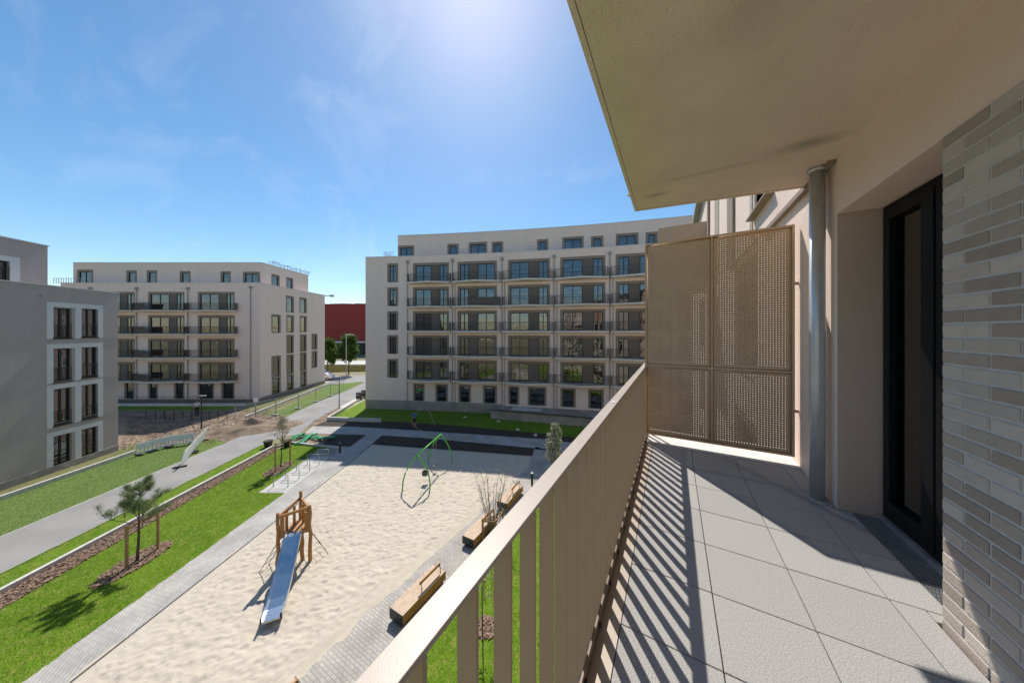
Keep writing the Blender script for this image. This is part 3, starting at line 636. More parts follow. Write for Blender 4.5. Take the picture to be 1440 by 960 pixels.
# ================================================================== GREIGE HOUSE (left)
a0, a1 = at(166, 633), at(0, 690); ha = thing('greige_house', 'greige plastered house with white framed window pairs beside the mown lawn', 'building', (a0[0], a0[1], 0))
A0 = ext(a0, a1, 22)
fa = Frame(A0, a0, ha)
for (x0, y0, x1, y1) in ((75, 432.5, 101, 475.5), (114.5, 433.5, 137.5, 474), (75, 490.5, 101, 535), (114.5, 488.5, 137.5, 529), (75, 547.5, 101, 594), (114.5, 542, 137.5, 586), (75, 614, 101, 658), (114.5, 604.5, 137.5, 646)):
    s0, s1, zb, zt = rect(fa, x0, y0, x1, y1)
    if x0 < 100: cur = (s0, zb, zt)
    unit(fa, s0, s1, zb, zt, [(0, 1, 'g', 2)], band=(0, 0, 0, 0), deep=.2, bandm=white_band, rail=y0 < 600)
    if x0 > 100:
        x_, b_, t_ = cur; b_ = min(b_, zb); t_ = max(t_, zt); m = .32
        bm_ = MB(); 
        for q in ((x_ - m, x_, b_ - .02, t_ + m), (s1, s1 + m, b_ - .02, t_ + m), (x_, s1, t_, t_ + m), (cur[0] + (s1 - s0) + .16, s0, b_ - .02, t_)):
            if q[1] - q[0] > .02: bm_.bx(q[0], q[1], -.012, .01, q[2], q[3])
        bm_.build('window_surround', white_band, ha, fa.loc(0, 0), fa.ang)
ztA = HC + fa.pix(166, 412.5)[1] - HC
wall(fa, 0, ztA, plaster_a, depth=.24)
for z in (fa.pix(10, 479)[1], fa.pix(10, 487)[1], fa.pix(10, 546)[1], fa.pix(10, 553)[1], fa.pix(10, 611)[1], fa.pix(10, 616)[1]):
    MB().bx(0, fa.W, -.008, .002, z, z + .035).build('string_course', plaster_a, ha, fa.loc(0, 0), fa.ang)
coping(fa, ztA, 0, fa.W)
MB().bx(0, fa.W + .012, -.03, .01, 0, .45).build('plinth', plinthm, ha, fa.loc(0, 0), fa.ang)
nA = fa.n; endA = Vector((a0[0], a0[1], 0))
core(ha, [tuple(endA + nA * .25 - fa.d * .01)[:2], tuple(endA + nA * 13 - fa.d * .01)[:2], tuple(V2(A0) + nA * 13)[:2], tuple(V2(A0) + nA * .25)[:2]], 0, ztA - .05, plaster_a)
MB().add([(fa.W, 0, 0), (fa.W, .3, 0), (fa.W, .3, ztA), (fa.W, 0, ztA)], [(0, 1, 2, 3)]).build('corner', plaster_a, ha, fa.loc(0, 0), fa.ang)
# its set-back attic
fat = Frame(tuple(V2(A0) + nA * 1.6)[:2], tuple(endA + nA * 1.6)[:2], ha)
se, zt = fat.pix(67, 346.5); zb0 = ztA - .1
s0, s1, zb, ztw = rect(fat, -12, 364, 13.5, 398)
unit(fat, s0, s1, zb, ztw, [(0, 1, 'g', 2)], band=(0, 0, 0, 0), deep=.2, bandm=white_band, rail=True)
bm_ = MB().bx(s1, s1 + .45, -.012, .01, zb - .4, ztw + .35); bm_.bx(s0 - .4, s1, -.012, .01, ztw, ztw + .35); bm_.build('window_surround', white_band, ha, fat.loc(0, 0), fat.ang)
wall(fat, zb0, zt, plaster_a, s1=se, depth=.24, name='attic_wall'); coping(fat, zt, 0, se)
core(ha, [tuple(V2(fat.P0) + fat.d * (se - .01) + nA * .25)[:2], tuple(V2(fat.P0) + fat.d * (se - .01) + nA * 9)[:2], tuple(V2(fat.P0) + nA * 9)[:2], tuple(V2(fat.P0) + nA * .25)[:2]], zb0 - .2, zt - .02, plaster_a, 'attic_side')
MB().tube([(se - 3.2, 2.0, zt), (se - 3.2, 2.0, zt + 1.0)], .015, 5).build('lightning_rod', galv, ha, fat.loc(0, 0), fat.ang)
MB().tube([(.0, -.02, 0), (0, -.09, 0)], .06, 8).build('overflow_spout', zinc_far, ha, fa.loc(fa.pix(57, 416)[0], fa.pix(57, 416)[1]), fa.ang)
# ================================================================== CREAM HOUSE (middle left)
b0, bL, b1 = at(365.5, 564), at(166, 564), at(456.7, 538.5)
hb = thing('cream_house', 'cream plastered apartment house with four rows of balconies behind the bare earth', 'building', (b0[0], b0[1], 0))
BL = ext(b0, bL, 8)
ff = Frame(BL, b0, hb); fs = Frame(b0, b1, hb); ztB = ff.pix(365.5, 398)[1]
zs = [ff.pix(300, y)[1] for y in (437.5, 470.2, 503, 535.8)]
stB = (zs[0] - zs[3]) / 3; zf = [zs[3] + i * stB for i in range(4)]
lay = [(0, .56, 'g', 2), (.56, .78, 'p', 1), (.78, 1, 'g', 2)]
for bi, (x0, x1, o0, o1) in enumerate(((125, 192, 140, 189.5), (194, 264, 208, 259.5), (266, 335, 278, 330))):
    sa, sb = ff.pix(x0, 470)[0], ff.pix(x1, 470)[0]; ua, ub_ = ff.pix(o0, 470)[0], ff.pix(o1, 470)[0]
    for fl in range(4):
        z = zf[fl] + .1
        unit(ff, ua, ub_, z + .02, z + 2.6, lay, band=(.3, .3, .22, 0)); balcony(ff, sa, sb, z, .55, 1.3, dark=(.02, .3) if bi == 1 else None)
    for q0, q1, n in (((o0 + .01, o0 + 14, 1), (o1 - 15, o1, 1)) if bi < 2 else ((o0, o0 + 23, 2), (o0 + 33, o1, 1))):
        unit(ff, ff.pix(q0, 550)[0], ff.pix(q1, 550)[0], .35, 2.95, [(0, 1, 'g', n)], band=(.25, .2, .25, 0))
    downpipe(ff, sa + (-.1 if bi else .3), .2, ztB - .9, y=-.12)
downpipe(ff, ff.pix(353, 470)[0], .2, ztB - .75, y=-.1)
wall(ff, 0, ztB, plaster); coping(ff, ztB, 0, ff.W)
for (x0, y0, x1, y1) in ((402, 415, 413.5, 440), (421, 417.5, 431.5, 440.5), (381.5, 441.5, 395, 468), (402.5, 442.5, 413.5, 467.5), (421.5, 443.5, 431.5, 467), (402.5, 470.5, 413.5, 496), (421.5, 470, 431.5, 493.5), (438, 469, 446.5, 491), (381.5, 500.5, 395, 528.5), (402.5, 498.5, 413.5, 524), (421.5, 495.5, 431.5, 520), (438, 493.5, 446.5, 516), (382, 530.5, 395, 559), (403, 526.5, 413.5, 553), (422, 522, 431.5, 547.5)):
    s0, s1, zb, zt = rect(fs, x0, y0, x1, y1); unit(fs, s0, s1, zb, zt, [(0, 1, 'g', 1)], band=(.28, .26, .28, 0))
wall(fs, 0, ztB, plaster); coping(fs, ztB, 0, fs.W)
MB().bx(0, fs.W, -.03, .01, 0, .5).build('plinth', taupe, hb, fs.loc(0, 0), fs.ang); MB().bx(0, ff.W, -.03, .01, 0, .3).build('plinth', taupe, hb, ff.loc(0, 0), ff.ang)
i0 = V2(b0) + ff.n * .25 - ff.d * .25
e1 = V2(b1) + fs.n * .25; back = e1 + (V2(BL) - V2(b0))
core(hb, [tuple(i0)[:2], tuple(e1)[:2], tuple(back)[:2], tuple(V2(BL) + ff.n * .25)[:2]], 0, ztB - .05)
# attic of the cream house
ia = V2(b0) + ff.n * 1.9 - ff.d * .9
fA1 = Frame(tuple(V2(BL) + ff.n * 1.9)[:2], tuple(ia)[:2], hb); zA = fA1.pix(368, 369.5)[1]
sl0 = fA1.pix(103, 380)[0]; se1 = fA1.pix(368, 380)[0]
for (x0, y0, x1, y1, n) in ((108, 379, 131, 393.5, 2), (177.5, 380, 192.5, 394.5, 1), (206, 380, 221, 395, 1), (252.5, 381, 268, 395.5, 1), (310, 381.5, 324.5, 396, 1), (341.5, 382, 365.5, 396.5, 2)):
    s0, s1, zb, zt = rect(fA1, x0, y0, x1, y1); unit(fA1, s0, s1, zb - .6, zt, [(0, 1, 'g', n)], band=(.3, .28, .3, 0))
wall(fA1, ztB - .8, zA, plaster, s0=sl0, s1=se1, name='attic_wall'); coping(fA1, zA, sl0, se1)
pc = V2(fA1.P0) + fA1.d * se1
rr = V2(ray(433.5, 400)); dd = V2(b1) - V2(b0); dd.normalize()
den = rr.x * dd.y - rr.y * dd.x; tt = (pc.x * dd.y - pc.y * dd.x) / den
fA2 = Frame(tuple(pc)[:2], tuple(rr * tt)[:2], hb)
for (x0, y0, x1, y1) in ((381.5, 384.5, 393.5, 401), (402.5, 389, 412.5, 404.5)):
    s0, s1, zb, zt = rect(fA2, x0, y0, x1, y1); unit(fA2, s0, s1, zb - .5, zt, [(0, 1, 'g', 1)], band=(.28, .25, .28, 0))
wall(fA2, ztB - .8, zA, plaster, name='attic_wall'); coping(fA2, zA, 0, fA2.W)
p2 = V2(fA2.P1); lft = V2(fA1.P0) + fA1.d * sl0
core(hb, [tuple(pc + ff.n * .25 - ff.d * .2)[:2], tuple(p2 - ff.d * .05 + fA2.n * .2)[:2], tuple(p2 - ff.d * 14)[:2], tuple(lft + ff.n * 9)[:2], tuple(lft + ff.n * .25 + ff.d * .01)[:2]], ztB - .6, zA - .02, name='attic_side')
rm = MB(); sA, sB = ff.pix(67, 390)[0], ff.pix(103, 390)[0]
rm.bx(sA, sB + .6, .5, .53, ztB + .75, ztB + .79)
for x in np.arange(sA, sB + .6, .35): rm.bx(x, x + .05, .5, .53, ztB, ztB + .79)
rm.build('roof_railing', galv, hb, ff.loc(0, 0), ff.ang)
rm = MB()
for k in range(26):
    t = k / 25; p = pc.lerp(p2, .15 + .85 * t) - V2(hb.location); z = zA + .1; rm.tube([(p.x, p.y, z - .1), (p.x + random.uniform(-.2, .2), p.y + random.uniform(-.2, .2), z + random.uniform(.3, .8))], .03, 4)
    rm.bar((p.x - .3, p.y, z + .2 + .3 * random.random()), (p.x + .3, p.y + .3, z + .3 + .3 * random.random()), .04)
rm.build('roof_rods', galv, hb)
# terrace fence, ledge and green strip before the cream house
tf = MB(); f0, f1 = V2(BL) - ff.n * 2.4, V2(b0) - ff.n * 2.4
for z in (.45, 1.2): tf.bar((f0.x, f0.y, z), (f1.x, f1.y, z), .03)
n = int((f1 - f0).length / .28)
for k in range(n + 1): p = f0.lerp(f1, k / n); tf.bx(p.x - .012, p.x + .012, p.y - .012, p.y + .012, .0, 1.2)
tag(tf.build('terrace_fence', rail_grey), 'thin grey bar fence along the ground floor terraces of the cream house', 'fence')
struct('terrace_ledge', MB().bar((f0.x, f0.y, .15), (f1.x, f1.y, .15), .5, .3), kerbm)
g0, g1 = V2(BL) - ff.n * 3.6, V2(b0) - ff.n * 3.6
struct('terrace_lawn', MB().bar((g0.x, g0.y, .03), (g1.x, g1.y, .03), 1.5, .05), lawn_m)
# ================================================================== CURVED HOUSE (facing)
def hpx(x): return 103 + .0220 * (x - 514) + 6.15e-5 * (x - 514) ** 2
ZPC = 9.22
def cpt(x, off=0.):
    D = ZPC * F / hpx(x); p = V2(at_depth(x, D)); 
    if off:
        q = V2(at_depth(x + 1, ZPC * F / hpx(x + 1))); d = (q - p).normalized(); p = p + Vector((-d.y, d.x, 0)) * off
    return p
hcorner = cpt(514); hc = thing('curved_house', 'long curved cream apartment house with five rows of balconies behind the swing', 'building', (hcorner.x, hcorner.y, 0))
edges = [514, 573.5, 636.3, 706, 779, 857.5, 942, 1040]; ztC = HC + ZPC; SL = [3.86 + 2.97 * k for k in range(5)]
kinds = [None, 'L', 'R', 'L', 'L', 'R', 'L']
layL = [(0, .50, 'g', 2), (.50, .76, 'p', 1), (.76, 1, 'g', 2)]; layR = [(0, .25, 'g', 2), (.25, .51, 'p', 1), (.51, 1, 'g', 2)]
chords = []
for i, (xa, xb) in enumerate(zip(edges, edges[1:])):
    fr = Frame(tuple(cpt(xa))[:2], tuple(cpt(xb))[:2], hc); chords.append(fr); Wd = fr.W
    if i == 0:
        s0, s1 = fr.pix(544.5, 470)[0], fr.pix(560, 470)[0]
        for k in range(5): unit(fr, s0, s1, SL[k] + .1, SL[k] + 2.45, [(0, 1, 'g', 2)], band=(.28, .26, .28, 0))
        MB().bx(0, Wd - .03, -.03, .0, 0, 1.15).build('plinth', plinthm, hc, fr.loc(0, 0), fr.ang)
    else:
        o0, o1 = Wd * .115, Wd * .925
        if kinds[i] == 'R': o0, o1 = Wd * .10, Wd * .90
        for k in range(5):
            unit(fr, o0, o1, SL[k] + .01, SL[k] + 2.42, layL if kinds[i] == 'L' else layR, band=(.32, .30, .26, 0))
            balcony(fr, .1, Wd - .16, SL[k], .5, 1.25, dark=(.35, .98) if (i == 2 and k == 3) else None)
        for q0, q1, n in {3: ((.12, .34, 1), (.50, .86, 2)), 4: ((.12, .40, 1), (.62, .9, 1))}.get(i, ((.12, .38, 1), (.62, .9, 1))):
            unit(fr, Wd * q0, Wd * q1, 1.16, 3.3, [(0, 1, 'g', n)], band=(.24, .2, .24, 0))
        if i < 3: MB().bx(0, Wd, -.03, .0, 0, 1.14).build('plinth', plinthm, hc, fr.loc(0, 0), fr.ang)
        downpipe(fr, .02 if i > 1 else .0, .2, ztC - .85, y=-.12)
        if i > 1: downpipe(fr, .35, .2, ztC - 2.9, y=-.09, r=.035, hopper=False)
    wall(fr, 0, ztC, plaster); coping(fr, ztC, 0, fr.W, over=.03)
MB().bx(-.03, 0, 0, .28, 0, 1.15).build('plinth', plinthm, hc, chords[0].loc(0, 0), chords[0].ang)
MB().add([(0, 0, 1.15), (0, .3, 1.15), (0, .3, ztC), (0, 0, ztC)], [(0, 1, 2, 3)]).build('corner', plaster, hc, chords[0].loc(0, 0), chords[0].ang)
outer = [cpt(x, .26) for x in edges]; inner = [cpt(x, 12) for x in edges[::-1]]
outer[0] += chords[0].d * .02; inner[-1] = V2(chords[0].P0) + chords[0].n * 12 + chords[0].d * .02
core(hc, [tuple(p)[:2] for p in outer + inner], 0, ztC - .05)
# attic
ae = [550, 605, 652, 730, 780, 826, 857, 902, 945, 1000, 1040]; zAC = None; OFF = 1.7
aw = {0: [(557, 345.5, 582.5, 2)], 1: [(629, 343, 645, 1)], 2: [(659, 341, 685, 2), (691.6, 340, 707.6, 1)], 3: [(755, 336.8, 771, 1)], 4: [(790.7, 333.8, 820.8, 2)], 5: [(831, 332.3, 848.5, 1)], 6: [(866, 329, 898, 2)], 7: [(908, 326.7, 925, 1)]}
acs = []
for i, (xa, xb) in enumerate(zip(ae, ae[1:])):
    fr = Frame(tuple(cpt(xa, OFF))[:2], tuple(cpt(xb, OFF))[:2], hc); acs.append(fr)
    if zAC is None: zAC = fr.pix(550, 332)[1]
    for (x0, y0, x1, n) in aw.get(i, []):
        s0 = fr.pix(x0, 340)[0]; s1 = fr.pix(x1, 340)[0]; zt = fr.pix(x0, y0)[1]
        unit(fr, max(s0, .02), min(s1, fr.W - .02), ztC - .3, zt, [(0, 1, 'g', n)], band=(.3, .28, .3, 0))
    wall(fr, ztC - .5, zAC, plaster, name='attic_wall'); coping(fr, zAC, 0, fr.W, over=.03)
outer = [cpt(x, OFF + .26) for x in ae]; inner = [cpt(x, OFF + 8) for x in ae[::-1]]; outer[0] += acs[0].d * .02; inner[-1] = V2(acs[0].P0) + acs[0].n * 8 + acs[0].d * .02
core(hc, [tuple(p)[:2] for p in outer + inner], ztC - .3, zAC - .03, name='attic_side')
MB().add([(0, 0, ztC), (0, .3, ztC), (0, .3, zAC), (0, 0, zAC)], [(0, 1, 2, 3)]).build('corner', plaster, hc, acs[0].loc(0, 0), acs[0].ang)
rm = MB(); p = cpt(537, .5) - V2(hc.location); q_ = cpt(550, .5) - V2(hc.location); r_ = cpt(537, 2.5) - V2(hc.location)
for a, b in ((p, q_), (p, r_)):
    for z in (.1, .75): rm.bar((a.x, a.y, ztC + z), (b.x, b.y, ztC + z), .03)
    for k in range(8): c = a.lerp(b, k / 7); rm.bx(c.x - .012, c.x + .012, c.y - .012, c.y + .012, ztC, ztC + .75)
rm.build('roof_railing', galv, hc)
for xa, xb in ((645, 668), (741, 758), (786, 802)):
    rm = MB(); a, b = cpt(xa, .55) - V2(hc.location), cpt(xb, .55) - V2(hc.location)
    for z in (.45, .8): rm.bar((a.x, a.y, ztC + z), (b.x, b.y, ztC + z), .025)
    for k in range(7): c = a.lerp(b, k / 6); rm.bx(c.x - .01, c.x + .01, c.y - .01, c.y + .01, ztC, ztC + .8)
    rm.build('roof_railing', galv, hc)
# raised terrace in front of its right half
t0, t1, t2 = V2(at(689.5, 588)), V2(at(824, 600)), V2(at(905, 611)); rl_ = V2(hc.location)
fz = [cpt(x) - rl_ for x in (1000, 942, 857.5, 779, 706, 690)]
ter = MB().prism([tuple(t0 - rl_)[:2], tuple(t1 - rl_)[:2], tuple(t2 - rl_)[:2]] + [tuple(p)[:2] for p in fz], 0, .93).build('terrace', plinthm, hc)
rm = MB()
for a, b in ((t0, t1), (t1, t2)):
    a, b = a - rl_, b - rl_
    rm.bar((a.x, a.y, .97), (b.x, b.y, .97), .3, .06)
rm.build('terrace_coping', rail_grey, hc)
mid = V2(at(738, 577, .95)) - rl_
MB().box((mid.x, mid.y + .5, 1.0), (3.4, .9, .12), Matrix.Rotation(chords[3].ang, 3, 'Z')).build('terrace_step', concrete, hc)
# ================================================================== RED HALL AND STREET
rh0, rh1 = V2(at_depth(430, 120)), V2(at_depth(560, 118))
rh = thing('red_hall', 'large dark red windowless hall far behind the street', 'building', tuple(rh0))
fr = Frame(tuple(rh0)[:2], tuple(rh1)[:2], rh)
zr = HC + (HY - 427.5) / F * 120
MB().bx(0, fr.W, 0, 40, 5.2, zr).build('wall', redwall, rh, (0, 0, 0), fr.ang); MB().bx(-.5, fr.W, 2, 40, 0, 5.2).build('base_wall', frame_dark, rh, (0, 0, 0), fr.ang)
MB().bx(-.3, fr.W, -1.5, 2, 4.9, 5.5).build('canopy', tin, rh, (0, 0, 0), fr.ang)
gmb = MB()
for k in range(70):
    x = random.uniform(0, fr.W); gmb.box((x, random.uniform(1, 6), zr + .1), (random.uniform(1.2, 3), 1.5, random.uniform(.15, .4)), Matrix.Rotation(random.uniform(-.05, .05), 3, 'Y'))
gmb.build('roof_planting', mat('roof_green', (.6, .58, .53), (.45, .43, .38), .4, .95), rh, (0, 0, 0), fr.ang)
# construction crane jib tip above the hall
cr_ = thing('crane', 'distant construction crane with its jib tip showing beside the cream house', 'crane', tuple(V2(at_depth(455, 260))))
zc = HC + (HY - 416) / F * 260
MB().bx(-.6, .6, -.6, .6, 0, zc).build('mast', galv, cr_); MB().bx(-14, 7, -.5, .5, zc - .4, zc + .5).build('jib', white_pl, cr_, rz=TH); MB().bx(6, 9, -.8, .8, zc - .9, zc + 1).build('counterweight', concrete, cr_, rz=TH)
# ================================================================== TREES AND PLANTS
def leaves(C, size, seed=0, flat=.5, aspect=.55):
    r = np.random.default_rng(seed); n = len(C); C = np.asarray(C)
    d = r.normal(size=(n, 3)); d /= np.linalg.norm(d, axis=1)[:, None]; e = r.normal(size=(n, 3)); e -= (e * d).sum(1)[:, None] * d; e /= np.linalg.norm(e, axis=1)[:, None]
    sz = size * r.uniform(.6, 1.3, n)[:, None]; a, b = d * sz, e * sz * aspect
    V = np.stack([C - a, C + b * .9, C + a, C - b * .9], 1).reshape(-1, 3); return V, np.arange(4 * n).reshape(-1, 4)
def grow(base, h, lean, n1, spread, seed, r0, up=.55, top=1., nsub=5, lens=(.35, .2)):
    """a trunk with limbs and twigs; returns the wood mesh builder and the twig tips"""
    rr_ = random.Random(seed); mb = MB(); pts = []; k = 9
    for i in range(k): t = i / (k - 1); pts.append(Vector((lean[0] * t + rr_.uniform(-.02, .02) * h * t, lean[1] * t + rr_.uniform(-.02, .02) * h * t, h * t)))
    mb.tube(pts, [r0 * (1 - .8 * i / (k - 1)) for i in range(k)], 7); tips = []
    for i in range(n1):
        t = up + (top - up) * i / max(1, n1 - 1); j = min(k - 2, int(t * (k - 1))); p = pts[j].lerp(pts[j + 1], t * (k - 1) - j); a = i * 2.4 + rr_.uniform(-.4, .4)
        L = spread * (1.15 - .75 * (t - up) / (1 - up + 1e-6)) * rr_.uniform(.75, 1.15); d = Vector((math.cos(a), math.sin(a), lens[0] + rr_.uniform(0, .5))).normalized(); q = [p]
        for s in range(4): d = (d + Vector((rr_.uniform(-.18, .18), rr_.uniform(-.18, .18), lens[1] * rr_.uniform(-.2, 1)))).normalized(); q.append(q[-1] + d * L / 4)
        mb.tube(q, [r0 * .38 * (1 - .2 * s) for s in range(5)], 5, cap=False)
        for s in range(nsub):
            u = rr_.uniform(.35, 1.); jj = min(3, int(u * 4)); o = q[jj].lerp(q[jj + 1], u * 4 - jj); dd_ = (d + Vector((rr_.uniform(-1, 1), rr_.uniform(-1, 1), rr_.uniform(-.3, .8)))).normalized(); e = o + dd_ * L * rr_.uniform(.2, .45)
            mb.tube([o, o.lerp(e, .5) + Vector((0, 0, .02)), e], [r0 * .16, r0 * .12, r0 * .06], 4, cap=False); tips += [o.lerp(e, .5), e, o.lerp(e, .8)]
        tips.append(q[-1])
    tips.append(pts[-1]); return mb, tips
def stake_set(posts, ztop, name, label, brace=True):
    c = V2(posts[0]); t = thing(name, label, 'stakes', tuple(c)); L = [V2(p) - c for p in posts]
    for p in L: MB().tube([(p.x, p.y, -.05), (p.x + random.uniform(-.02, .02), p.y, ztop)], .05, 8).build('stake', wood_stake, t)
    if brace:
        for a, b in zip(L, L[1:] + (L[:1] if len(L) > 2 else [])): MB().bar((a.x, a.y, ztop - .12), (b.x, b.y, ztop - .12), .03, .07).build('cross_bar', wood_stake, t)
    return t
def chips(poly_pts_fn, n, seed, name, label, m=chipm, size=.036, z=.02):
    r = np.random.default_rng(seed); P = poly_pts_fn(r, n); n = len(P); ang = r.uniform(0, 6.28, n); l = size * r.uniform(.5, 1.5, n); w = l * r.uniform(.25, .5, n); tz = r.uniform(-.5, .5, n) * l
    dx, dy = np.cos(ang), np.sin(ang); zz = z + r.uniform(0, .025, n)
    V = np.stack([np.stack([P[:, 0] + sx * dx * l - sy * dy * w, P[:, 1] + sx * dy * l + sy * dx * w, zz + sx * tz * .5 + .012 + sy * .006], 1) for sx, sy in ((-1, -1), (1, -1), (1, 1), (-1, 1))], 1).reshape(-1, 3)
    return tag(obj(name, npmesh(name, V, np.arange(4 * n).reshape(-1, 4)), m), label, 'bark mulch', kind='stuff')
def in_poly(poly):
    xs_, ys_ = [p[0] for p in poly], [p[1] for p in poly]
    def fn(r, n):
        P = np.stack([r.uniform(min(xs_), max(xs_), n * 3), r.uniform(min(ys_), max(ys_), n * 3)], 1); return P[inside(poly, P[:, 0], P[:, 1])][:n]
    return fn
strip = [ex(kerb0, kerb1, 2), kerb1, mul1, ex(mul0, mul1, 2)]
chips(in_poly(strip), 18000, 11, 'bark_chips', 'loose brown bark chips along the pale kerb')
def ellipse(c, rx, ry, rot, n=20, jag=.12):
    return [(c[0] + (rx * math.cos(a) * math.cos(rot) - ry * math.sin(a) * math.sin(rot)) * (1 + random.uniform(-jag, jag)), c[1] + (rx * math.cos(a) * math.sin(rot) + ry * math.sin(a) * math.cos(rot)) * (1 + random.uniform(-jag, jag))) for a in [2 * math.pi * k / n for k in range(n)]]
def mulch_disc(c, rx, ry, rot, n, seed, lab):
    e = ellipse(c, rx, ry, rot); struct('mulch_disc', MB().sheet(e, .008), mulchm); chips(in_poly(e), n, seed, 'bark_chips', lab)
# young pine
pp = at(193, 789); mulch_disc(at(190, 790), 1.25, .62, math.atan2(1, -.55) , 1500, 5, 'bark chips around the foot of the young pine')
pine = thing('pine_tree', 'young pine with tufted needles tied between two wooden stakes on the lawn', 'tree', (pp[0], pp[1], 0))
mb, tips = grow(None, 3.15, (.05, .1), 15, 1.05, 21, .055, up=.42, top=.97, nsub=5, lens=(.25, .35)); mb.build('trunk', bark, pine, smooth=True)
r = np.random.default_rng(4); V = []; Fq = []
for tp in tips:
    n = 40; d = r.normal(size=(n, 3)); d[:, 2] += .7; d /= np.linalg.norm(d, axis=1)[:, None]; e = np.cross(d, r.normal(size=(n, 3))); e /= np.linalg.norm(e, axis=1)[:, None]
    o = np.array(tp) + r.normal(size=(n, 3)) * .045; L = r.uniform(.10, .19, n)[:, None]; b = len(V) and sum(len(x) for x in V) or 0
    V.append(np.stack([o - e * .006, o + e * .006, o + d * L], 1).reshape(-1, 3)); Fq.append(np.arange(3 * n).reshape(-1, 3) + b)
obj('crown', npmesh('crown', np.concatenate(V), np.concatenate(Fq)), pine_m, pine)
stake_set([at(178, 799), at(222, 772)], 1.75, 'tree_stakes', 'pair of wooden stakes with a cross bar holding the young pine')
# blossom tree by the bike racks
bp2 = at(395, 657); mulch_disc(at(392, 659), 1.15, .6, math.atan2(1, -.55), 900, 6, 'bark chips around the staked tree by the bicycle stands')
tr = thing('young_tree', 'slim young tree in pale new leaf staked beside the bicycle stands', 'tree', (bp2[0], bp2[1], 0))
mb, tips = grow(None, 3.4, (0, .1), 16, .85, 33, .045, up=.48, nsub=6, lens=(.9, .2)); mb.build('trunk', bark, tr)
r = np.random.default_rng(9); C = np.repeat(np.array([tuple(t) for t in tips]), 5, 0) + r.normal(size=(len(tips) * 5, 3)) * .07
V, Fq = leaves(C, .045, 3); obj('crown', npmesh('crown', V, Fq), leaf_p, tr)
stake_set([at(387, 664), at(408, 655)], 2.0, 'tree_stakes', 'pair of pale wooden stakes at the slim young tree by the bicycle stands')
# multi-stem shrub at the bench
sp = at(697, 742); ms = thing('multistem_shrub', 'bare many stemmed shrub with few pale leaves staked at the bench', 'shrub', (-7.55, 11.6, 0))
mb = MB(); tips = []; rr_ = random.Random(5)
for k in range(15):
    a = k * 2.4; d = Vector((math.cos(a) * .28, math.sin(a) * .28, 1)).normalized() * 1; p = Vector((math.cos(a) * .06, math.sin(a) * .06, 0)); q = [p]
    L = rr_.uniform(2.3, 3.4); o = rr_.uniform(.4, 1.25)
    for s in range(6): q.append(q[-1] + Vector((math.cos(a) * .30 * o * (1 + .1 * s), math.sin(a) * .30 * o * (1 + .1 * s), .95)).normalized() * L / 6 + Vector((rr_.uniform(-.03, .03), rr_.uniform(-.03, .03), 0)))
    mb.tube(q, [.022, .019, .016, .013, .01, .008, .004], 5)
    for s in range(12):
        u = rr_.uniform(1.5, 5.9); j = int(u); o_ = q[j].lerp(q[min(6, j + 1)], u - j); e = o_ + Vector((rr_.uniform(-.22, .22), rr_.uniform(-.22, .22), rr_.uniform(.1, .35))); mb.tube([o_, e], [.006, .003], 4, cap=False); tips += [e, o_.lerp(e, .6)]
mb.build('trunk', mat('bark_pale', (.27, .22, .17), (.17, .135, .1), 12, .9), ms)
r = np.random.default_rng(10); C = np.repeat(np.array([tuple(t) for t in tips]), 2, 0) + r.normal(size=(len(tips) * 2, 3)) * .05
V, Fq = leaves(C, .032, 4); obj('crown', npmesh('crown', V, Fq), leaf_p, ms)
stake_set([(-7.75, 11.05), (-7.2, 11.3), (-7.3, 12.1)], 1.05, 'tree_stakes', 'three short wooden stakes joined round the many stemmed shrub')
# columnar silver tree behind the railing
ct = thing('columnar_tree', 'conical young tree with silvery green leaves behind the railing', 'tree', (-6.9, 18.1, 0))
H = 3.35; mb, tips = grow(None, H, (0, 0), 34, .82, 51, .05, up=.14, top=.98, nsub=4, lens=(.5, .3)); mb.build('trunk', bark, ct)
r = np.random.default_rng(12); C = np.repeat(np.array([tuple(t) for t in tips]), 5, 0) + r.normal(size=(len(tips) * 5, 3)) * .085
V, Fq = leaves(C, .07, 6, aspect=.65); obj('crown', npmesh('crown', V, Fq), leaf_s, ct)
# staked sapling on the garden lawn under the railing
tr2 = thing('lawn_sapling', 'thin staked sapling on the lawn between railing and benches', 'sapling', (-5.35, 7.6, 0))
mb, tips = grow(None, 2.4, (0, 0), 8, .45, 61, .025, up=.5, nsub=3); mb.build('trunk', bark, tr2)
r = np.random.default_rng(13); C = np.repeat(np.array([tuple(t) for t in tips]), 3, 0) + r.normal(size=(len(tips) * 3, 3)) * .06
V, Fq = leaves(C, .04, 7); obj('crown', npmesh('crown', V, Fq), leaf_p, tr2); mulch_disc((-5.4, 7.9), .42, .38, .2, 260, 15, 'bark chips around the sapling on the garden lawn')
# street trees
def street_tree(pxx, D, h, rad, seed, lab, m=leaf_g):
    p = at_depth(pxx, D); t = thing('street_tree', lab, 'tree', (p[0], p[1], 0), group='trees along the street'); mb, tips = grow(None, h, (0, 0), 22, rad, seed, .14, up=.33, nsub=5, lens=(.5, .1)); mb.build('trunk', bark, t)
    r = np.random.default_rng(seed); C = np.repeat(np.array([tuple(q) for q in tips]), 16, 0) + r.normal(size=(len(tips) * 16, 3)) * rad * .15
    V, Fq = leaves(C, .24, seed, aspect=.7); obj('crown', npmesh('crown', V, Fq), m, t)
street_tree(490.5, 64, 8.0, 2.1, 71, 'round green street tree beside the tall lamp before the red hall'); street_tree(460.5, 62, 7.0, 2.2, 72, 'dark green street tree half hidden by the cream house')
